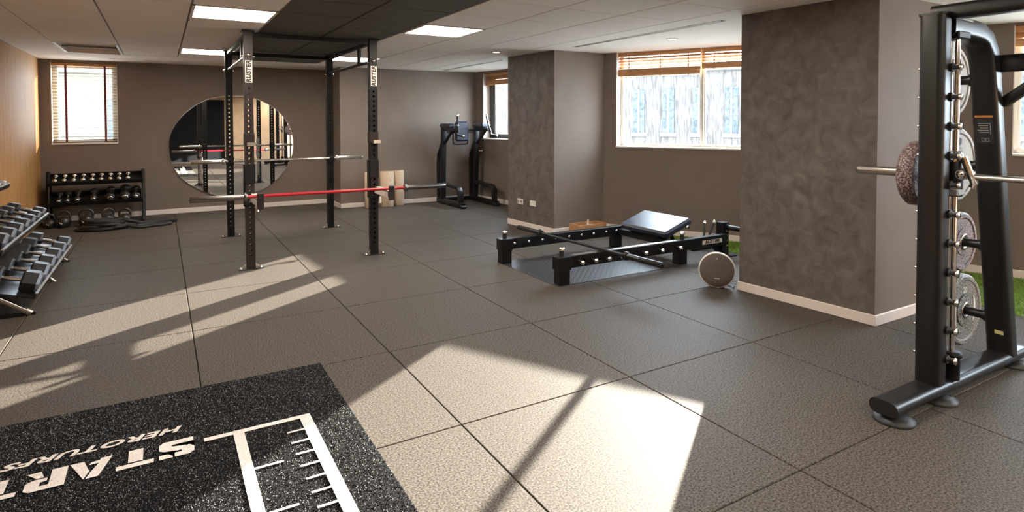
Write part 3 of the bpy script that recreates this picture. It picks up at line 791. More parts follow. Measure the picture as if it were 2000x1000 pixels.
def hex_dumbbell(s, L, hl, m_side, m_face):
    t = thing('hex_dumbbell', '', 'dumbbell')
    MB().lathe([(.013, -L/2+hl), (.016, 0), (.013, L/2-hl)], 12, axis=(1, 0, 0)).build('handle', 'steel', t, False)
    for sg in (-1, 1):
        x, y, d = Vector((0, 1, 0)), Vector((0, 0, 1)), Vector((sg, 0, 0))
        ring = lambda r, h: [d*h+x*(r*math.cos(PI/3*i))+y*(r*math.sin(PI/3*i)) for i in range(6)]
        g = MB(); A = ring(s*.86, L/2-hl); B = ring(s, L/2-hl+.012); C_ = ring(s, L/2-.018)
        P = A+B+C_; g.add(P, [tuple(range(6))]+[(j*6+i, j*6+(i+1) % 6, (j+1)*6+(i+1) % 6, (j+1)*6+i) for j in range(2) for i in range(6)])
        g.build('head', m_side, t, False)
        g = MB(); D = ring(s, L/2-.018); E_ = ring(s*.80, L/2)
        g.add(D+E_, [(i, (i+1) % 6, 6+(i+1) % 6, 6+i) for i in range(6)]+[tuple(range(6, 12))]); g.build('end_face', m_face, t, False)
    return t
for k, (c, ax, az) in enumerate(TR):
    n = (6, 7, 8)[k]; prev = None
    for q in range(n):
        y = HR0+.16+((HR1 if k < 2 else HR1-.16)-HR0-.30)*q/(n-1)
        s = ((.082, .064, .042)[k])*(1-.035*q); L = (.34, .31, .135)[k]*(1-.008*q)
        o = hex_dumbbell(s, L, L*.33, 'hex_pale' if k == 2 else 'hex_rubber', 'hex_pale' if k == 2 else 'hex_face')
        hgt = s*math.sin(PI/3)
        p = c+ax*(L/2+.008)+az*(hgt+.0065); o.location = (p.x, y, p.z); o.rotation_euler = (0, ts, 0)
        tier = ('bottom', 'middle', 'top')[k]; kindw = ('black hex dumbbell', 'black hex dumbbell', 'pale grey hex dumbbell')[k]
        pos = ('nearest the camera', 'second nearest the camera', 'third nearest the camera', 'fourth nearest the camera', 'fifth nearest the camera', 'sixth nearest the camera', 'seventh nearest the camera', 'eighth nearest the camera')[q] if q < n-1 else 'at the far end'
        tag(o, '%s on the left rack %s tier, %s' % (kindw, tier, pos), 'dumbbell', 'hex dumbbells on the left rack')

# ------------------------------------------------------------------ foam rollers
for k, (x, y, r, h) in enumerate(((1.655, 6.86, .062, .56), (1.975, 6.90, .112, .565), (2.187, 6.945, .086, .57))):
    lab = ['cork-coloured foam roller standing left of the right front rack post', 'widest cork-coloured foam roller standing between the other two', 'slim cork-coloured foam roller standing on the right of the three'][k]
    t = thing('foam_roller', lab, 'foam roller', (x, y, 0), 0, 'cork foam rollers by the wall')
    if k == 0: r = .085; t.location.x = 1.685
    MB().lathe([(r*.40, .004), (r-.006, 0), (r, .006), (r, h-.006), (r-.006, h), (r*.40, h-.003)], 28).build('body', 'cork', t, False)
    MB().lathe([(r*.40, .004), (r*.38, .01), (r*.38, h-.01), (r*.40, h-.003)], 20).build('core', 'black_plastic', t, False)

# ------------------------------------------------------------------ power tower
t = thing('power_tower', 'black dip and leg-raise tower with chrome grips in the far corner', 'exercise tower', (3.2, 6.5, 0))
sec = rrect(.045, .035, .018, 3)
for k, x in enumerate((2.905, 3.515)):
    MB().sweep([(x, 6.97, .042), (x, 6.02, .042)], rrect(.042, .036, .014, 3), ref=(1, 0, 0)).build('base_tube', 'black_satin', t)
    MB().box(x-.05, x+.05, 5.975, 6.07, 0, .05, .012).build('foot_cap', 'black_plastic', t)
    MB().sweep([(x, 6.80, .07), (x, 6.78, .60), (x, 6.74, 1.30)], sec, ref=(1, 0, 0)).build('upright', 'black_satin', t)
    MB().sweep([(x, 6.79, 1.02), (x, 6.86, .92), (x, 6.95, .80), (x, 6.975, .66), (x, 6.96, .05)], rrect(.03, .028, .012, 3), ref=(1, 0, 0)).build('rear_brace', 'black_satin', t)
    # step
    MB().sweep([(x+.01, 6.77, .33), (x+.01, 6.34, .31)]+arc((x+.01, 6.24, .20), .11, PI/2, PI, 6, (0, 1, 0), (0, 0, 1))[0:]+[(x+.01, 6.125, .06)], rrect(.045, .026, .012, 3), ref=(1, 0, 0)).build('step', 'black_satin', t)
    # arm, pad, brace
    MB().sweep([(x, 6.76, 1.235), (x, 6.30, 1.235)], rrect(.026, .026, .008, 2), ref=(1, 0, 0)).build('arm', 'black_satin', t)
    MB().box(x-.065, x+.065, 6.42, 6.78, 1.262, 1.335, .022).build('arm_pad', 'vinyl', t)
    MB().prism([(6.72, .98), (6.76, .98), (6.45, 1.21), (6.40, 1.21)], (x-.02, 0, 0), (0, 1, 0), (0, 0, 1), (.04, 0, 0)).build('gusset', 'black_satin', t)
    gx = x+.02
    tip = gx+(.0 if k == 0 else -.09)
    MB().tube([(gx, 6.32, 1.235), (gx+.005, 6.26, 1.20), (tip*.4+gx*.6, 6.25, 1.26), (tip, 6.25, 1.46)], .017, 10).build('grip', 'black_plastic' if k == 0 else 'chrome', t)
    MB().lathe([(.02, 0), (.02, .03), (.012, .036), (0, .036)], 12, (tip, 6.25, 1.452), (0, 0, 1)).build('grip_cap', 'chrome', t)
    MB().lathe([(.022, 0), (.022, .018)], 12, (tip*.4+gx*.6, 6.25, 1.30), (0, 0, 1)).build('grip_ring', 'chrome', t)
    MB().tube([(gx, 6.31, 1.225), (gx+.01, 6.28, 1.15), (gx+.09, 6.24, 1.125)], .016, 10).build('dip_handle', 'black_plastic', t)
    MB().lathe([(.026, 0), (.026, .02), (.018, .028), (0, .028)], 12, (gx+.085, 6.245, 1.126), (.9, -.4, 0)).build('handle_cap', 'chrome', t)
    if k == 1: MB().lathe([(.014, 0), (.014, .06), (.02, .062), (.02, .085), (0, .085)], 12, (x+.035, 6.76, .86), (1, -.2, 0)).build('peg', 'chrome', t)
MB().box(2.94, 3.48, 6.90, 6.96, .02, .075, .01).build('cross_tube', 'black_satin', t)
MB().sweep([(2.93, 6.77, 1.20), (3.49, 6.77, 1.20)], rrect(.022, .03, .008, 2), ref=(0, 1, 0)).build('cross_bar', 'black_satin', t)
MB().box(3.085, 3.335, 6.66, 6.73, 1.03, 1.37, .03).build('back_pad', 'vinyl', t)
MB().tube(cr([(3.075, 6.75, 1.18), (3.075, 6.74, 1.02), (3.11, 6.74, .985), (3.31, 6.74, .985), (3.345, 6.74, 1.02), (3.345, 6.75, 1.18)], 4), .014, 8).build('pad_bracket', 'black_satin', t)

# ------------------------------------------------------------------ hip-thrust platform
t = thing('hip_thrust_bench', 'low black hip-thrust bench frame with black pad tinted with a blue reflection and steel pegs', 'exercise bench', (2.7, 2.15, 0))
NY, FY = 1.675, 2.585
def beam(y, x0, x1, tag_):
    MB().box(x0, x1, y-.03, y+.03, .135, .238, .004).build('side_beam', 'black_steel', t)
beam(NY, 1.70, 3.74, 'near'); beam(FY, 1.70, 3.16, 'far')
for (x, y) in ((1.735, NY), (1.70, FY), (3.13, NY+.02), (3.10, FY+.02)):
    MB().box(x-.052, x+.052, y-.048, y+.048, .004, .135, .004).build('leg', 'black_steel', t)
for (x, y) in ((1.735, NY), (1.70, FY)):
    MB().box(x-.062, x+.062, y-.055, y+.055, .128, .241, .004).build('corner_sleeve', 'black_steel', t)
    MB().lathe([(.022, 0), (.022, .05)], 14, (x, y, .241)).build('pin_stem', 'black_plastic', t)
    MB().lathe([(.025, 0), (.025, .016), (.018, .024), (0, .024)], 14, (x, y, .291)).build('pin_cap', 'chrome', t)
# pegs along both beams
for k, x in enumerate((1.885, 2.03, 2.175, 2.32, 2.60, 2.80, 3.03)):
    MB().cyl((x, NY-.03, .185), (x, NY-.085, .185), .011, n=10).build('band_peg', 'black_plastic', t)
    MB().lathe([(.018, 0), (.018, .014), (.011, .022), (0, .022)], 12, (x, NY-.085, .185), (0, -1, 0)).build('peg_cap', 'chrome', t)
for k, x in enumerate((1.79, 1.955, 2.115, 2.275, 2.44, 2.60, 2.76, 2.93, 3.07)):
    MB().lathe([(.014, 0), (.014, .006), (.009, .012), (0, .012)], 10, (x, FY-.03, .19), (0, -1, 0)).build('beam_bolt', 'chrome', t)
MB().box(1.83, 3.06, NY-.024, NY+.024, .238, .2405).build('beam_top_plate', 'steel', t)
# cross members and pad carriage
MB().box(3.09, 3.15, NY+.03, FY-.03, .15, .21, .004).build('cross_beam', 'black_steel', t)
MB().box(3.24, 3.30, 1.84, 2.50, .12, .17, .004).build('carriage_beam', 'black_steel', t)
for y in (1.95, 2.36):
    MB().sweep([(3.12, y, .19), (3.22, y, .30)], rrect(.016, .016, .004, 1), ref=(0, 1, 0)).build('pad_support', 'black_steel', t)
    MB().sweep([(3.30, y, .15), (3.24, y, .32)], rrect(.016, .016, .004, 1), ref=(0, 1, 0)).build('pad_support', 'black_steel', t)
    MB().cyl((3.20, y-.03, .27), (3.20, y+.03, .27), .018, n=12).build('pivot', 'chrome', t)
pa = Vector((.345, 0, .118)).normalized(); pz = Vector((-pa.z, 0, pa.x)); pc = Vector((3.205, 2.12, .352))-pz*.035
pad = MB(); pad.obox(pc, pa, (0, 1, 0), pz, .188, .335, .036, .02); pad.build('pad', 'vinyl', t)
MB().obox(pc-pz*.042, pa, (0, 1, 0), pz, .15, .28, .008).build('pad_base', 'black_plastic', t)
MB().lathe([(.02, 0), (.02, .05)], 12, (3.14, NY, .238)).build('pin_stem', 'black_plastic', t)
MB().lathe([(.025, 0), (.025, .018), (.016, .026), (0, .026)], 12, (3.14, NY, .288)).build('pin_cap', 'chrome', t)
MB().lathe([(.018, 0), (.018, .02), (0, .02)], 12, pc+pa*.10-pz*.030+Vector((0, -.330, 0)), (0, -1, 0)).build('pad_knob', 'chrome', t)
MB().lathe([(.018, 0), (.018, .02), (0, .02)], 12, pc+pa*.180+Vector((0, -.12, 0)), pa+Vector((0, 0, .6))).build('pad_knob', 'chrome', t)
# end post with storage peg and levers
EX, EY = 3.775, 1.735
MB().box(EX-.045, EX+.045, EY-.045, EY+.045, .01, .345, .005).build('end_post', 'black_steel', t)
MB().box(EX-.12, EX+.10, EY-.10, EY+.10, 0, .012, .003).build('end_foot', 'black_steel', t)
MB().prism([(0, 0), (-.17, .13), (0, .13)], (EX-.045, EY-.01, .012), (1, 0, 0), (0, 0, 1), (0, .02, 0)).build('end_gusset', 'black_steel', t)
MB().cyl((EX+.02, EY-.045, .295), (EX+.02, EY-.34, .295), .026, n=16).build('weight_peg', 'black_satin', t)
MB().lathe([(.036, 0), (.036, .014)], 16, (EX+.02, EY-.045, .295), (0, -1, 0)).build('peg_flange', 'black_satin', t)
for k in range(4): MB().box(EX+.0, EX+.0455, EY-.0465, EY-.044, .10+k*.05, .118+k*.05).build('slot_mark', 'steel', t)
MB().box(EX-.10, EX+.165, 2.02, 2.08, .0, .05, .006).build('rear_foot', 'black_steel', t)
MB().sweep([(EX+.05, EY+.04, .12), (EX+.05, 2.05, .05)], rrect(.02, .02, .006, 1), ref=(1, 0, 0)).build('rear_strut', 'black_steel', t)
for k, (p0, p1) in enumerate((((3.855, 2.05, .05), (3.925, 2.10, .265)), ((3.93, 2.05, .05), (4.06, 2.09, .262)))):
    MB().tube([p0, Vector(p0).lerp(Vector(p1), .45)+Vector((-.02*k, 0, 0)), p1], .013, 10).build('lever', 'black_plastic', t)
    d = (Vector(p1)-Vector(p0)).normalized()
    MB().lathe([(.018, 0), (.02, .012), (.018, .026), (.008, .034), (0, .034)], 12, Vector(p1)-d*.005, d).build('lever_knob', 'chrome', t)
pl = MB().box(3.385, 3.66, NY-.0325, NY-.030, .165, .205).build('name_plate', 'sticker_white', t)
tm = text_mesh('plate_lettering', 'RUSTER', .040, 'ink', .0004, .002, .2, width=1.45)
place_text('plate_lettering', tm, pl, (3.522, NY-.0331, .185), (1, 0, 0), (0, 0, 1))
# foot plate between the beams
fp = thing('foot_plate', 'dark diamond-pattern rubber plate on the floor inside the hip-thrust frame', 'floor mat', (2.4, 2.12, 0))
MB().box(1.66, 3.08, 1.632, 2.640, 0, .004, .001).build('sheet', 'checker_rubber', fp)
st = MB()
for i in range(46):
    for j in range(32):
        x = 1.69+i*.030; y = 1.655+j*.030
        if not (1.68 < x < 3.06 and 1.65 < y < 2.62): continue
        s_ = 1 if (i+j) % 2 else -1
        d = Vector((1, s_, 0)).normalized(); q = Vector((-d.y, d.x, 0)); c = Vector((x, y, .004))
        st.add([c-d*.012, c+q*.0035, c+d*.012, c-q*.0035, c+Vector((0, 0, .0014))], [(0, 4, 1), (1, 4, 2), (2, 4, 3), (3, 4, 0)])
so = st.build('stud_pattern', 'checker_rubber', fp); so['kind'] = 'stuff'
# barbell lying across the beams
barbell('black barbell lying across the hip-thrust frame beams', (2.137, 1.97, .2545), (.045, -1, 0), 2.02, .40, .0135, .0235, 'black_oxide', 'black_oxide')

# ------------------------------------------------------------------ speaker, crate, sockets
fdir = Vector((-1.1586-2.79, -2.4345-.95, 0)).normalized()
t = thing('round_speaker', 'round taupe portable speaker with pale rim standing by the near pillar', 'speaker', (2.79, .955, 0))
ax = (fdir+Vector((0, 0, .10))).normalized(); cc = Vector((2.79, .955, .1455))
xx, yy, dd = basis(ax)
MB().lathe([(.065, -.10), (.114, -.08), (.137, -.048), (.1455, -.012), (.1455, .018), (.138, .026)], 48, cc, ax).build('shell', 'speaker_rim', t)
MB().lathe([(.139, .022), (.130, .034), (.092, .046), (.044, .051), (0, .052)], 48, cc, ax).build('grille', 'speaker_cloth', t)
MB().lathe([(.006, 0), (.006, .003), (0, .003)], 12, cc+yy*.092+ax*.043, ax).build('power_button', 'logo_white', t)
MB().obox(cc-yy*.062+ax*.0505, xx, yy, ax, .022, .0022, .002).build('name_badge', 'speaker_rim', t)
for s_ in (-1, 1):
    MB().box(2.79-.012, 2.79+.012, .955-.05*s_-.01, .955-.05*s_+.01, 0, .012, .003).build('foot', 'black_plastic', t)
tc_ = thing('power_cable', 'thin dark cable running from the round speaker to the near pillar', 'cable', (2.9, .93, 0))
MB().tube(cr([(2.86, .985, .012), (2.90, .95, .006), (2.895, .89, .006), (2.868, .85, .006), (2.862, .835, .03)], 5), .004, 8).build('lead', 'black_plastic', tc_)

t = thing('wooden_crate', 'small open wooden crate with odds and ends beside the far pillar', 'crate', (3.36, 3.42, 0))
cx0, cx1, cy0, cy1 = 3.13, 3.55, 3.30, 3.505
for (a, b, c, d) in ((cx0, cx1, cy0, cy0+.012), (cx0, cx1, cy1-.012, cy1), (cx0, cx0+.012, cy0+.012, cy1-.012), (cx1-.012, cx1, cy0+.012, cy1-.012)):
    MB().box(a, b, c, d, .0, .125, .002).build('side', 'crate_wood', t)
MB().box(cx0+.012, cx1-.012, cy0+.012, cy1-.012, 0, .01).build('bottom', 'crate_wood', t)
bo = thing('wrapped_bar', 'pale bent bar sticking out of the wooden crate', 'clutter', (3.33, 3.40, .011))
MB().tube([(3.27, 3.40, .022), (3.33, 3.40, .09), (3.345, 3.405, .165)], .011, 8).build('shaft', 'bone_white', bo)
MB().tube([(3.325, 3.40, .10), (3.40, 3.395, .095), (3.45, 3.39, .07)], .013, 8).build('branch', 'bone_white', bo)

for k, (y, lab) in enumerate(((4.215, 'white double wall socket on the far pillar, further left'), (3.945, 'white blank wall socket plate on the far pillar, nearer the edge'))):
    x = 2.845+(4.50-y)*(.08/.97)
    t = thing('wall_socket', lab, 'socket', (x-.006, y, .33), 0, 'wall sockets')
    MB().box(x-.011, x+.002, y-.066, y+.066, .296, .366, .003).build('plate', 'outlet_white', t)
    if k == 0:
        for s_ in (-1, 1):
            g = MB().lathe([(.021, 0), (.021, .003), (.017, .003), (.016, -.001)], 16, (x-.011, y+s_*.033, .331), (-1, 0, 0)).build('socket_ring', 'outlet_white', t)
            h = MB()
            for q in (-1, 1): h.cyl((x-.0105, y+s_*.033+q*.008, .331), (x-.0135, y+s_*.033+q*.008, .331), .004, n=8)
            h.build('pin_hole', 'ink', t)
    else:
        MB().box(x-.0135, x-.011, y-.05, y+.05, .304, .358, .002).build('cover', 'outlet_white', t)

# ------------------------------------------------------------------ smith machine
SY = -.965
t = thing('smith_machine', 'tall black smith machine with chrome guide rods at the right edge', 'smith machine', (2.3, SY-.7, 0))
oval = rrect(.062, .032, .031, 5)
def smith_side(sy, full=True):
    o = 1 if sy == SY else -1
    MB().sweep([(1.665, sy, .072), (3.03, sy, .072)], oval, ref=(0, 1, 0)).build('base_beam', 'black_satin', t)
    for x in (1.6645, 3.0305):
        MB().sweep([(x-.004, sy, .072), (x+.004, sy, .072)], rrect(.064, .034, .033, 5), ref=(0, 1, 0)).build('beam_cap', 'black_plastic', t)
    for x in (1.73, 2.13, 2.97):
        MB().lathe([(.085, 0), (.085, .012), (.06, .026), (.045, .03), (.03, .042), (0, .042)], 24, (x, sy-.012, 0)).build('foot_pad', 'black_plastic', t)
    MB().sweep([(2.075, sy, .10), (2.068, sy, 1.885)], rrect(.056, .050, .03, 5), ref=(0, 1, 0)).build('upright', 'black_satin', t)
    MB().sweep([(2.068, sy, 1.883), (2.068, sy, 1.893)], rrect(.062, .052, .03, 5), ref=(0, 1, 0)).build('upright_cap', 'black_plastic', t)
    # inclined rear upright with bent top
    path = [(2.868, sy, .06), (2.685, sy, 1.10), (2.59, sy, 1.64)]
    path += [Vector((2.562, sy, 1.735)), Vector((2.51, sy, 1.80)), Vector((2.44, sy, 1.825)), Vector((2.36, sy, 1.832)), Vector((2.13, sy, 1.838))]
    MB().sweep(path, rrect(.060, .050, .028, 5), ref=(0, 1, 0)).build('rear_upright', 'black_satin', t)
    # guide rods on the inner side of the upright
    i_ = -o; ry = sy+i_*.036
    MB().cyl((2.200, ry, .24), (2.200, ry, 1.79), .0145, n=16).build('guide_rod', 'chrome', t)
    MB().cyl((2.212, sy+i_*.004, .24), (2.212, sy+i_*.004, 1.79), .0105, n=16).build('guide_rod', 'chrome', t)
    MB().box(2.15, 2.27, sy-.065, sy+.065, 1.775, 1.812, .006).build('rod_bracket', 'black_steel', t)
    MB().obox((2.22, sy+i_*.02, 1.868), (1, 0, -.06), (0, 1, 0), (.06, 0, 1), .07, .045, .006, .002).build('top_plate', 'sticker_grey', t)
    for x in (2.19, 2.24, 2.40):
        MB().lathe([(.011, 0), (.011, .012), (0, .012)], 8, (x, sy+i_*.03, 1.868)).build('bolt', 'chrome', t)
    MB().lathe([(.036, .10), (.036, .21), (.045, .215), (.045, .235), (.03, .24), (0, .24)], 20, (2.205, sy+i_*.035, 0)).build('rod_buffer', 'black_steel', t)
    # safety pegs run through the upright
    for k in range(11):
        z = 1.632-k*.1405
        MB().cyl((2.100, sy+i_*.045, z), (2.100, sy+i_*.066, z), .021, n=14).build('peg_base', 'black_plastic', t)
        MB().lathe([(.0125, 0), (.0125, .024), (.0165, .026), (.0165, .035), (0, .037)], 14, (2.100, sy+i_*.066, z), (0, i_, 0)).build('safety_peg', 'chrome', t)
        MB().cyl((2.075, sy-i_*.05, z), (2.075, sy-i_*.074, z), .007, n=8).build('peg_end', 'steel', t)
    # bolts on the rear upright
    for z in (1.735, 1.605, 1.465, 1.145, .70, .247):
        xk = 2.685+(1.10-z)*.175+.052
        MB().lathe([(.013, 0), (.013, .014), (.008, .026), (0, .026)], 8, (xk, sy-.01, z), (1, 0, 0)).build('bolt', 'chrome', t)
    # weight-storage pegs reach outwards
    for z in (1.595, 1.133, .690, .285):
        xk = 2.685+(1.10-z)*.175
        MB().cyl((xk, sy+o*.05, z), (xk, sy+o*.245, z), .0245, n=16).build('storage_peg', 'black_satin', t)
        MB().lathe([(.034, 0), (.034, .014)], 16, (xk, sy+o*.056, z), (0, o, 0)).build('peg_flange', 'black_satin', t)
    return
smith_side(SY); SY2 = SY-1.42; smith_side(SY2)
MB().sweep([(2.13, SY+.03, 1.90), (2.13, SY2-.03, 1.90)], rrect(.05, .036, .02, 4), ref=(1, 0, 0)).build('top_beam', 'black_satin', t)
MB().sweep([(2.64, SY-.04, 1.675), (2.64, SY2+.04, 1.675)], rrect(.035, .045, .014, 3), ref=(1, 0, 0)).build('rear_beam', 'black_satin', t)
for a, b in ((SY-.05, SY-.28), (SY2+.05, SY2+.28)):
    MB().sweep([(2.675, a, 1.47), (2.645, b, 1.64)], rrect(.03, .024, .008, 2), ref=(1, 0, 0)).build('corner_brace', 'black_satin', t)
# stickers on the rear upright
def rear_sticker(z0, z1, m, w, name, parent=t, y=0.):
    zc = (z0+z1)/2; xk = 2.685+(1.10-zc)*.175
    dz = Vector((-.175, 0, 1)).normalized(); nx = Vector((-1, 0, -.175)).normalized()
    return MB().obox(Vector((xk, SY+y, zc))+nx*.0505, (0, 1, 0), dz, nx, w, (z1-z0)/2, .0012).build(name, m, parent)
rear_sticker(1.402, 1.414, 'sticker_orange', .040, 'orange_stripe')
st_ = rear_sticker(1.265, 1.400, 'black_plastic', .040, 'warning_sticker')
g = MB(); nx = Vector((-1, 0, -.175)).normalized(); dz = Vector((-.175, 0, 1)).normalized()
def spk(y, z, hy, hz):
    g.obox(Vector((2.685+(1.10-z)*.175, SY+y, z))+nx*.0520, (0, 1, 0), dz, nx, hy, hz, .0003)
for k in range(5): spk(.004*(k % 2), 1.372-k*.012, .026-.004*(k % 3), .0016)
spk(-.028, 1.345, .0012, .03)
for k in range(2):
    for q in (-1, 1): spk(.006-k*.018+q*.007, 1.285, .0008, .008); spk(.006-k*.018, 1.285+q*.008, .007, .0008)
g.build('print', 'sticker_grey', st_)
rear_sticker(.215, .236, 'sticker_yellow', .020, 'yellow_label', y=-.012)
# carriage, hooks and bar
BZ, BX = 1.108, 2.20
bt = thing('smith_bar', 'chrome smith-machine bar with black sliding carriages and silver hook', 'barbell', (BX, SY-.7, BZ))
MB().cyl((BX, SY+.06, BZ), (BX, SY2-.06, BZ), .0145, n=16).build('shaft', 'steel', bt)
for sy, o in ((SY, 1), (SY2, -1)):
    MB().lathe([(.024, .0), (.024, .36), (.021, .372), (0, .372)], 20, (BX, sy+o*.065, BZ), (0, o, 0)).build('sleeve', 'steel', bt)
    MB().lathe([(.036, 0), (.036, .014)], 20, (BX, sy+o*.062, BZ), (0, o, 0)).build('sleeve_collar', 'steel', bt)
    cy_ = sy-o*.036
    MB().lathe([(.032, -.10), (.034, -.095), (.034, .085), (.03, .095)], 18, (BX, cy_, BZ), (0, 0, 1)).build('carriage', 'black_satin', bt)
    MB().lathe([(.036, .07), (.038, .09), (.028, .12), (.016, .124)], 18, (BX, cy_, BZ), (0, 0, 1)).build('carriage_top', 'chrome', bt)
    MB().lathe([(.026, 0), (.030, .01), (.022, .026), (0, .028)], 18, (BX-.012, cy_-o*.026, BZ+.01), (-.5, -o, 0)).build('pivot_cap', 'chrome', bt)
    MB().sweep([(BX-.02, cy_-o*.045, BZ+.095), (BX-.015, cy_-o*.065, BZ+.03), (BX-.005, cy_-o*.085, BZ-.03), (BX+.0, cy_-o*.075, BZ-.05)], rrect(.012, .014, .004, 2), ref=(1, 0, 0)).build('hook', 'chrome', bt)
    MB().box(BX-.045, BX+.03, cy_-.035, cy_+.03, BZ-.095, BZ-.06, .006).build('hook_bracket', 'sticker_grey', bt)

# weight plates
def plate(label, c, r, w, m, mface, group='weight plates on the smith machine', logo=False, text=None):
    t = thing('weight_plate', label, 'weight plate', c, 0, group)
    c = Vector(c); a = (0, -1, 0)
    MB().lathe([(r-.012, -w), (r, -w+.012), (r, w-.012), (r-.012, w)], 56, c, a, caps=False).build('rim', m, t)
    for s_ in (-1, 1):
        MB().lathe([(r-.012, 0), (r-.030, 0)], 56, c-Vector((0, s_*w, 0)), (0, -s_, 0), caps=False).build('rim_band', mface, t)
        MB().lathe([(r-.030, 0), (r-.036, -.006)], 56, c-Vector((0, s_*w, 0)), (0, -s_, 0), caps=False).build('groove', 'sticker_grey' if m != 'plate_maroon' else m, t)
        MB().lathe([(r-.036, -.006), (r*.46, -.006)], 56, c-Vector((0, s_*w, 0)), (0, -s_, 0), caps=False).build('face', mface, t)
        MB().lathe([(r*.46, -.006), (r*.44, -.001)], 56, c-Vector((0, s_*w, 0)), (0, -s_, 0), caps=False).build('groove', 'ink' if m != 'plate_maroon' else 'plate_maroon', t)
        MB().lathe([(r*.44, -.001), (.048, 0)], 56, c-Vector((0, s_*w, 0)), (0, -s_, 0), caps=False).build('boss', mface, t)
    MB().lathe([(.048, w), (.048, w+.005), (.0268, w+.006), (.0268, -w-.004), (.048, -w-.004), (.048, -w)], 28, c, a).build('hub', 'steel', t)
    if logo:
        g = MB()
        for s_ in (-1, 1):
            pts = []
            for i in range(9):
                an = -.7+1.4*i/8; rr_ = r*.62; pts.append((s_*(rr_*math.cos(an)), s_*rr_*math.sin(an)))
            for i in range(8, -1, -1):
                an = -.7+1.4*i/8; rr_ = r*(.62-.11*math.sin(PI*i/8)**.8); pts.append((s_*(rr_*math.cos(an)), s_*rr_*math.sin(an)))
            g.prism(pts, c+Vector((0, -w+.0052, 0)), (1, 0, 0), (0, 0, 1), (0, -.003, 0))
        g.build('logo_mark', 'logo_white', t)
        tm = text_mesh('numerals', '20', r*.22, 'logo_white', .0008, .002)
        place_text('numerals', tm, t, c+Vector((0, -w+.0044, r*.56)), (1, 0, 0), (0, 0, 1))
    if text:
        for s_ in (-1, 1):
            tm = text_mesh('numerals', text, r*.24, 'ink', .0008, .003)
            place_text('numerals', tm, t, c+Vector((0, -w+.0044, s_*r*.62)), (s_, 0, 0), (0, 0, s_))
    return t
def pegx(z): return 2.685+(1.10-z)*.175
PY = SY+.06+.055
plate('pale grey weight plate on the highest storage peg of the smith machine', (pegx(1.595), PY+.065, 1.595), .205, .034, 'plate_pale', 'plate_pale', text='5')
plate('light grey weight plate marked in black on the peg behind the bar', (pegx(1.133), PY+.065, 1.133), .205, .036, 'plate_grey', 'plate_pale', text='10')
plate('small maroon speckled weight plate on the third storage peg', (pegx(.690), PY+.075, .690), .168, .040, 'plate_maroon', 'plate_maroon_pale', logo=False)
plate('black and white speckled weight plate on the lowest storage peg with white marks', (pegx(.285), PY+.085, .285), .205, .036, 'plate_speck', 'plate_speck', logo=True)
plate('maroon speckled weight plate loaded on the smith bar sleeve', (BX, SY+.062+.014+.045, BZ), .165, .040, 'plate_maroon', 'plate_maroon_pale')
g = None

# ------------------------------------------------------------------ printed turf mat
mx0, mx1, my0, my1 = -2.45, -.396, -2.6, 1.028
t = thing('printed_turf_mat', 'black turf jump mat printed with START and white measuring lines', 'mat', ((mx0+mx1)/2, (my0+my1)/2, 0))
MB().box(mx0, mx1, my0, my1, 0, .0055, .002).build('backing', 'turf_black', t)
rg = random.Random(11); vs, fs = [], []
for q in range(150000):
    x = rg.uniform(-2.10, mx1-.001); y = rg.uniform(-.85, my1-.001)
    a = rg.uniform(0, 2*PI); h = rg.uniform(.0015, .0042); w_ = rg.uniform(.0016, .0032); dx, dy = math.cos(a)*w_, math.sin(a)*w_
    lx, ly = rg.uniform(-.003, .003), rg.uniform(-.003, .003); i = len(vs)
    vs += [(x-dx, y-dy, .0050), (x+dx, y+dy, .0050), (x+lx, y+ly, .0055+h)]; fs.append((i, i+1, i+2))
me = bpy.data.meshes.new('pile'); me.from_pydata(vs, [], fs); me.materials.append(MATS['turf_fibre'])
for v in me.vertices: v.co -= t.location
pi_ = bpy.data.objects.new('pile', me); COL.objects.link(pi_); pi_.parent = t; pi_['kind'] = 'stuff'
ZT = .0101
def strip(name, x0, x1, y0, y1): MB().box(x0, x1, y0, y1, ZT, ZT+.0012).build(name, 'turf_white', t)
strip('border_line', -.627, -.578, my0+.15, .440); strip('border_line', -.906, -.862, my0+.15, .412); strip('border_line', -1.02, -.627, .410, .440)
for k in range(26):
    y = .305-.098*k
    if k % 5 == 2:
        strip('long_tick', -.862, -.752, y-.119+.098-.007, y-.119+.098+.006) if False else None
    strip('short_tick', -.700, -.627, y-.006, y+.006)
for k in range(7):
    y = .085-.315*k; strip('long_tick', -.862, -.752, y-.0065, y+.0065)
# START, letters turned towards the far wall (drawn in a unit box, x right, y up, then turned by 180 degrees)
LET = {
 'S': [[(.56, .76), (.56, 1), (.14, 1), (0, .86), (0, .58), (.12, .46), (.64, .35), (.64, .25), (0, .25), (0, 0), (.86, 0), (1, .13), (1, .46), (.88, .57), (.36, .67), (.36, .76)], [(.62, 1), (.62, .76), (1, .76), (1, 1)]],
 'T': [[(0, 1), (0, .78), (1, .78), (1, 1)], [(.30, .71), (.30, 0), (.70, 0), (.70, .71)]],
 'A': [[(0, 0), (.30, 1), (.62, 1), (.50, .62), (.34, .26), (.60, .26), (.53, .13), (.33, .10), (.30, 0)], [(.68, 1), (.56, .62), (.74, 0), (1.10, 0)]],
 'R': [[(0, 0), (0, 1), (.84, 1), (.98, .88), (.98, .52), (.84, .42), (.72, .40), (.46, .40), (.46, .56), (.62, .58), (.62, .78), (.40, .78), (.40, 0)], [(.56, .34), (.74, .34), (1.02, 0), (.66, 0)]],
}
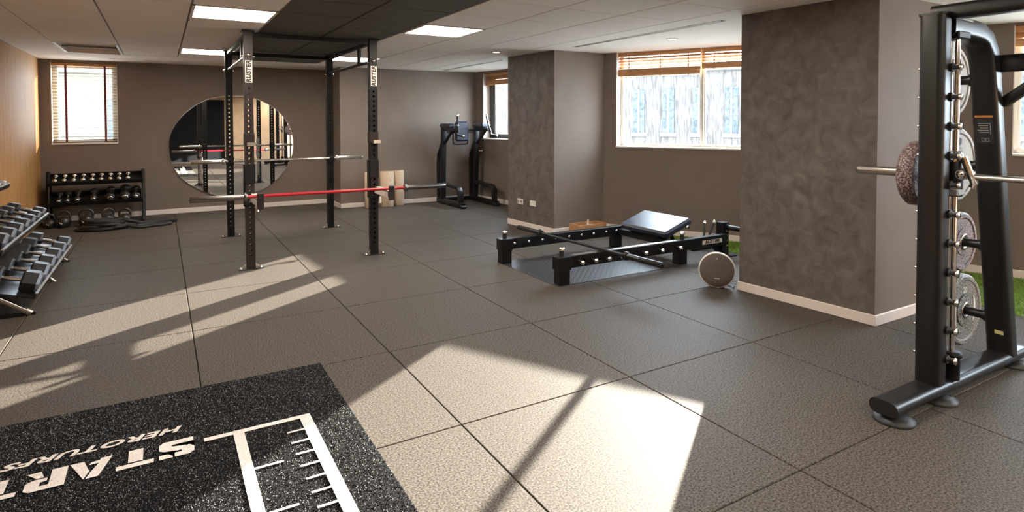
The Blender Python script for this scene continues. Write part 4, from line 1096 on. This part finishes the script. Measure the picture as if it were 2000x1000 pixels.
def tri_prism(mb, poly, f):
    bm = bmesh.new(); vs = [bm.verts.new((*f(p), ZT)) for p in poly]; bm.faces.new(vs)
    bmesh.ops.triangulate(bm, faces=bm.faces[:], quad_method='BEAUTY', ngon_method='EAR_CLIP')
    bm.verts.index_update(); mb.add([v.co+Vector((0, 0, .0012)) for v in bm.verts], [tuple(v.index for v in fc.verts) for fc in bm.faces]); bm.free()
word = thing('tmp', None, None) if False else None
for k, ch in enumerate('START'):
    mb = MB(); xr = -1.058-k*.146; wl = .128; hl = .142
    f = lambda p, xr=xr: (xr-p[0]*wl, .484-p[1]*hl)
    for poly in LET[ch]: tri_prism(mb, poly, f)
    mb.build('letter', 'turf_white', t)
tm = text_mesh('brand_lettering', 'HEROTURFS', .070, 'turf_white', .0006, .0022, .28, spacing=1.06)
xs = [v.co.x for v in tm.vertices]; wd = max(xs)-min(xs); mid = (max(xs)+min(xs))/2
for v in tm.vertices: v.co.x = (v.co.x-mid)*(.63/wd)
place_text('brand_lettering', tm, t, (-1.413, .592, ZT+.0006), (-1, 0, 0), (0, -1, 0))

# ------------------------------------------------------------------ green turf along the window wall
poly = [(3.97, 3.02), (3.95, 1.80), (4.02, -.64), (4.06, -2.0), tuple(W2B-W2N*.02), tuple(W2A-W2N*.02), tuple(W1B-W1N*.02), (3.97+.0, 3.52-(3.97-3.69)/.482*.876-.03)]
poly = [(4.03, -.62), (4.10, -2.0), tuple(W2B-W2N*.02), tuple(W2A-W2N*.02), tuple(W1B-W1N*.02), (3.96, 2.98), (3.96, 1.80), (4.105, .84), (4.105, -.24)]
def inside(x, y):
    c = False; n = len(poly)
    for i in range(n):
        (x0, y0), (x1, y1) = poly[i], poly[(i+1) % n]
        if (y0 > y) != (y1 > y) and x < (x1-x0)*(y-y0)/(y1-y0)+x0: c = not c
    return c
mb = MB().prism(poly, (0, 0, .0005), (1, 0, 0), (0, 1, 0), (0, 0, .004))
tf = mb.build('green_turf', 'grass_base'); tag(tf, 'bright green artificial turf strip along the window wall', 'turf', kind='stuff')
mb = MB(); rg = random.Random(5); vs, fs = [], []
while len(fs) < 42000:
    x = rg.uniform(3.94, 6.2); y = rg.uniform(-2.2, 3.0)
    if not inside(x, y) or (y < -1.4): continue
    a = rg.uniform(0, 2*PI); h = rg.uniform(.010, .019); dx, dy = math.cos(a)*.0028, math.sin(a)*.0028
    lx, ly = rg.uniform(-.008, .008), rg.uniform(-.008, .008); i = len(vs)
    vs += [(x-dx, y-dy, .004), (x+dx, y+dy, .004), (x+lx, y+ly, .004+h)]; fs.append((i, i+1, i+2))
me = bpy.data.meshes.new('blades'); me.from_pydata(vs, [], fs); me.materials.append(MATS['grass'])
bl = bpy.data.objects.new('blades', me); COL.objects.link(bl); bl.parent = tf; bl['kind'] = 'stuff'
